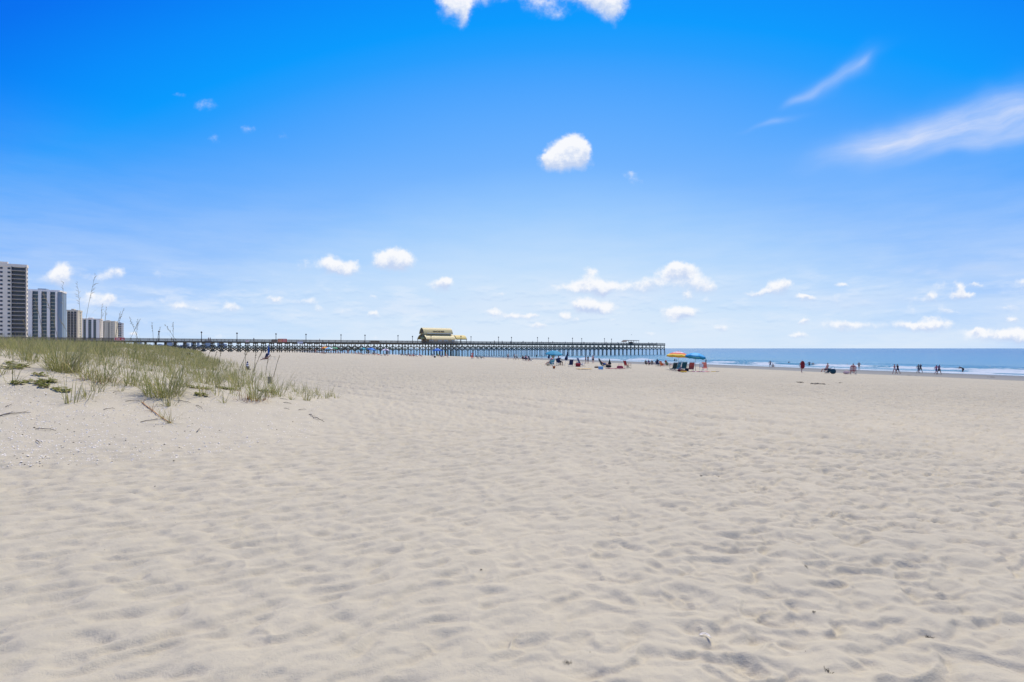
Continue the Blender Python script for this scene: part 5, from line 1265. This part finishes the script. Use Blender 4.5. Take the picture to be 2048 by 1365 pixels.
# -- camp of the striped and blue umbrellas
umbrella('umbrella striped in pink, white, orange and yellow rings', P(1356.5, 740), [CORAL, PINK, WHT, CORAL, ORG, col('ring_yellow', 235, 200, 70)], 1.46, 2.32, (-3, 4), True)
UB = col('umbrella_blue', 50, 160, 205)
umbrella('bright blue umbrella with grey underside right of the striped umbrella', P(1391, 743), [UB, col('umbrella_blue_light', 90, 180, 215)], 1.18, 2.15, (-6, 8), False, None, TEAL)
chair('black green beach chair, leftmost under the striped umbrella', P(1346, 742), 20, col('black_green', 20, 52, 56), DARKMETAL)
chair('blue teal striped beach chair leaning beside the black green chair', P(1352.5, 742), 35, col('chair_bluegreen', 46, 100, 130), ALU, 'beach', None, 1.1, LTEAL)
chair('dark teal beach chair right of the striped umbrella pole', P(1366, 741.8), 5, TEAL, ALU, 'beach', None, 1.1)
bag('purple bag between two teal chairs under the striped umbrella', P(1359.5, 741), PURP, .5, .55)
bag('dark red bag on the sand before the dark teal chair', P(1362.5, 744), MAR, .9, .3, REDC)
bag('black rucksack beside the coral striped chair', P(1373.5, 743), BLK, .5, .4)
toy('yellow ring float lying in front of the dark teal chair', P(1367, 745), YEL, 'ring', .9)
chair('coral chair with darker stripes between striped and blue umbrella', P(1381, 742.8), 0, CORAL, ALU, 'beach', None, 1.08, col('coral_dark', 190, 70, 60))
chair('pale coral chair at the right of the blue umbrella', P(1410, 740.5), -30, col('coral_pale', 222, 130, 116), ALU, 'beach', None, 1.1)
g = thing('folding_frame', 'white folding frame with dark rim left of the pale coral chair', 'chair', P(1403, 740.5), R(-20))
MB().box((0,0,.62), (.46,.03,.44)).build('panel', WHT, g); MB().tube([(-.24,0,.38),(-.24,0,.86),(.24,0,.86),(.24,0,.38),(-.24,0,.38)], .018, 6).build('rim', BLK, g)
for x, y in ((-.24,.2),(.24,.2),(-.24,-.2),(.24,-.2)): MB().tube([(x,0,.42),(x,y,0)], .014, 5).build('leg', ALU, g)
towel('pink towel spread at the foot of the blue umbrella', P(1400, 744), PINK, 2.0, .9, 3, .03, WHT)
g = thing('sand_toy', 'yellow sand toy with dark blade lying right of the blue umbrella', 'toy', P(1428, 744), R(10))
MB().tube([(-.35,0,.04),(.25,0,.05)], .03, 6).build('shaft', YEL, g); MB().box((.42,0,.05), (.38,.22,.03)).build('blade', BLK, g)
# -- in the water
for px_, py_, fc_, sk, hr, wr, sc_, lb in [(1349,722.6,-60,2,'dark',man(BLK),1,'left of two bathers standing in the surf above the green chair'),(1352.5,722.6,30,1,'dark',man(MAR),.95,'right of two bathers standing in the surf above the green chair'),(1406,721.2,20,1,'dark',man(MAR),.9,'bather low in the water left of the dark standing bather'),(1411.5,725.2,-90,2,'dark',clad(BLK, BLK),1.05,'dark clad bather standing in foam above the pale coral chair'),
   (1577.5,727.2,-60,1,'dark',man(NAVY),.95,'lone bather between the paddling child and the red backed walker'),(1618.5,731.2,-20,1,'dark',clad(BLK, BLK),1.1,'left of two bathers in the surf right of the red backed walker'),(1626,731.2,150,1,'dark',man(NAVY),1,'right of two bathers in the surf right of the red backed walker'),(1695,732.2,60,0,'brown',bik(PINK),.9,'bather low in the surf left of the striped chair'),
   (1540.5,735.6,-30,1,'dark',clad(GREY, NAVY),.95,'person in grey standing at the surf edge with a crouching child')]:
    person(lb, P(px_, py_), 'wade', fc_, sk, hr, wr, None, sc_)
person('child in maroon crouching at the surf edge', P(1546, 735.8), 'ground', -40, 1, 'dark', suit(MAR), None, .85)
# -- right part of the beach
pp = P(1603.5, 745.5); person('walker carrying a dark red board on the back', pp, 'walk', 175, 0, 'blond', man(MAR))
g = thing('bodyboard', 'dark red bodyboard held upright by the walker near the surf', 'board', pp+Vector((.0,-.24,.55)), R(0))
V = []; n = 14
for i in range(n):
    a_ = 2*math.pi*i/n; V.append((.29*math.copysign(abs(math.cos(a_))**.7, math.cos(a_)), -.02, .5+.52*math.sin(a_)))
V += [(x, .03, z) for x, _, z in V]
MB().add(V, [tuple(range(n-1,-1,-1)), tuple(range(n, 2*n))]+[(i, (i+1) % n, n+(i+1) % n, n+i) for i in range(n)]).build('deck', col('board_red', 130, 24, 34), g); MB().tube([(0,-.03,.9),(.1,-.05,.7),(.0,-.03,.6)], .012, 5).build('leash', BLK, g)
chair('dark teal chair under the bare backed sitter on the dry sand', P(1654, 748), 15, col('seat_teal', 16, 72, 92), DARKMETAL, 'beach', None, .78)
person('bare backed sunburnt person sitting on the dark teal chair', P(1654, 748), 'ground', 15, 3, 'brown', man(TEAL), None, 1.08, None, .22)
bag('large dark teal bag right of the bare backed sitter', P(1666, 748.5), col('bag_teal', 10, 62, 74), .85, .72)
chair('chair with red and white striped back on the dry sand', P(1706, 749), -25, REDC, ALU, 'camp', None, 1.12)
person('dark haired person in red and white stripes on the striped chair', P(1706, 749), 'chair', -25, 3, 'dark', clad(REDC, WHT), None, 1.05, None, .06)
g = [o_ for o_ in COL.objects if o_.get('label') == 'chair with red and white striped back on the dry sand'][0]
for x in (-.2, -.07, .07, .2): MB().add([(x-.03,-.285,.46),(x+.03,-.285,.46),(x+.03,-.435,.92),(x-.03,-.435,.92),(x-.03,-.265,.46),(x+.03,-.265,.46),(x+.03,-.415,.92),(x-.03,-.415,.92)], [(0,1,2,3),(7,6,5,4),(0,3,7,4),(1,5,6,2),(0,4,5,1),(3,2,6,7)]).build('stripe', WHT, g)
bag('pale pink bundle left of the striped chair', P(1693, 749), col('bundle_pink', 222, 186, 172), .95, .45, BEIGE)
person('person in dark swimsuit standing hands on hips behind the striped chair', P(1718, 740.5), 'hips', 160, 1, 'brown', suit(BLK))
for px_, py_, pose, fc_, sk, hr, wr, lb in [(1789.5,748.6,'walk',100,3,'dark',bik(WHT),'left walker of the leftmost couple, in pale bikini'),(1795.5,748.6,'walk',100,1,'dark',clad(BLK, NAVY),'right walker of the leftmost couple, in black shirt'),
   (1836.5,746.2,'stride',-85,1,'dark',clad(col('shirt_greygreen', 120, 130, 118), GREY),'left walker of the middle couple, in grey green'),(1841,746.4,'walk',-85,0,'dark',clad(BLK, col('khaki', 130, 120, 95)),'right walker of the middle couple, in black shirt'),
   (1872.5,749,'stride',-90,3,'dark',clad(PINK, PURP),'left walker of the rightmost couple, in pink and purple'),(1878,749.5,'walk',-90,1,'dark',clad(PURP, BLK),'right walker of the rightmost couple, in dark purple')]:
    person(lb, P(px_, py_), pose, fc_, sk, hr, wr)
person('person in black bending over at the water edge, far right', P(1926.5, 745.4), 'bend', 15, 2, 'dark', clad(BLK, BLK), None, 1.05)
# -- anglers and strollers on the pier, only heads and shoulders above the rail
rp = random.Random(3)
for i, px_ in enumerate([343,417,421,508,640,989,1004,1022,1047,1066,1084,1105,1130,1168,1189,1213,1236,1297,1304,1314]):
    t = pt(px_, .7); x, y = pw(t, rp.choice((.55, .8, 1.1)))
    person('small figure standing behind the pier rail', (x, y, DECK), rp.choice(('stand','hips')), rp.uniform(0, 360), rp.choice((0,1,2)), rp.choice(('dark','brown')), clad(rp.choice((BLK, NAVY, GREY, MAR, WHT)), BLK), None, rp.uniform(.95, 1.05), 'figures on the pier deck')
# -- gull over the pier end
d_ = 300.; g = thing('seagull', 'dark seagull gliding above the shelter at the pier end', 'bird', ((1263-1024)/F*d_, d_, EYE+27*d_/F), R(60))
MB().lathe([(.01,-.25),(.06,-.12),(.08,.02),(.06,.14),(.045,.18),(.05,.22),(.01,.28)], 8).build('body', GREY, g, True).rotation_euler = (R(-90), 0, 0)
for s_ in (-1, 1):
    MB().add([(0,.08,.03),(s_*.35,.10,.16),(s_*.72,-.04,.10),(s_*.36,-.06,.15),(0,-.10,.03),(0,.08,.01),(s_*.35,.10,.14),(s_*.72,-.04,.09),(s_*.36,-.06,.13),(0,-.10,.01)], [(0,1,3,4),(1,2,3),(9,8,6,5),(8,7,6),(0,5,6,1),(1,6,7,2),(2,7,8,3),(3,8,9,4)]).build('wing', GREY, g)
MB().add([(0,-.2,0),(-.07,-.36,.0),(.07,-.36,0),(0,-.2,-.015)], [(0,1,2),(3,2,1)]).build('tail', GREY, g)
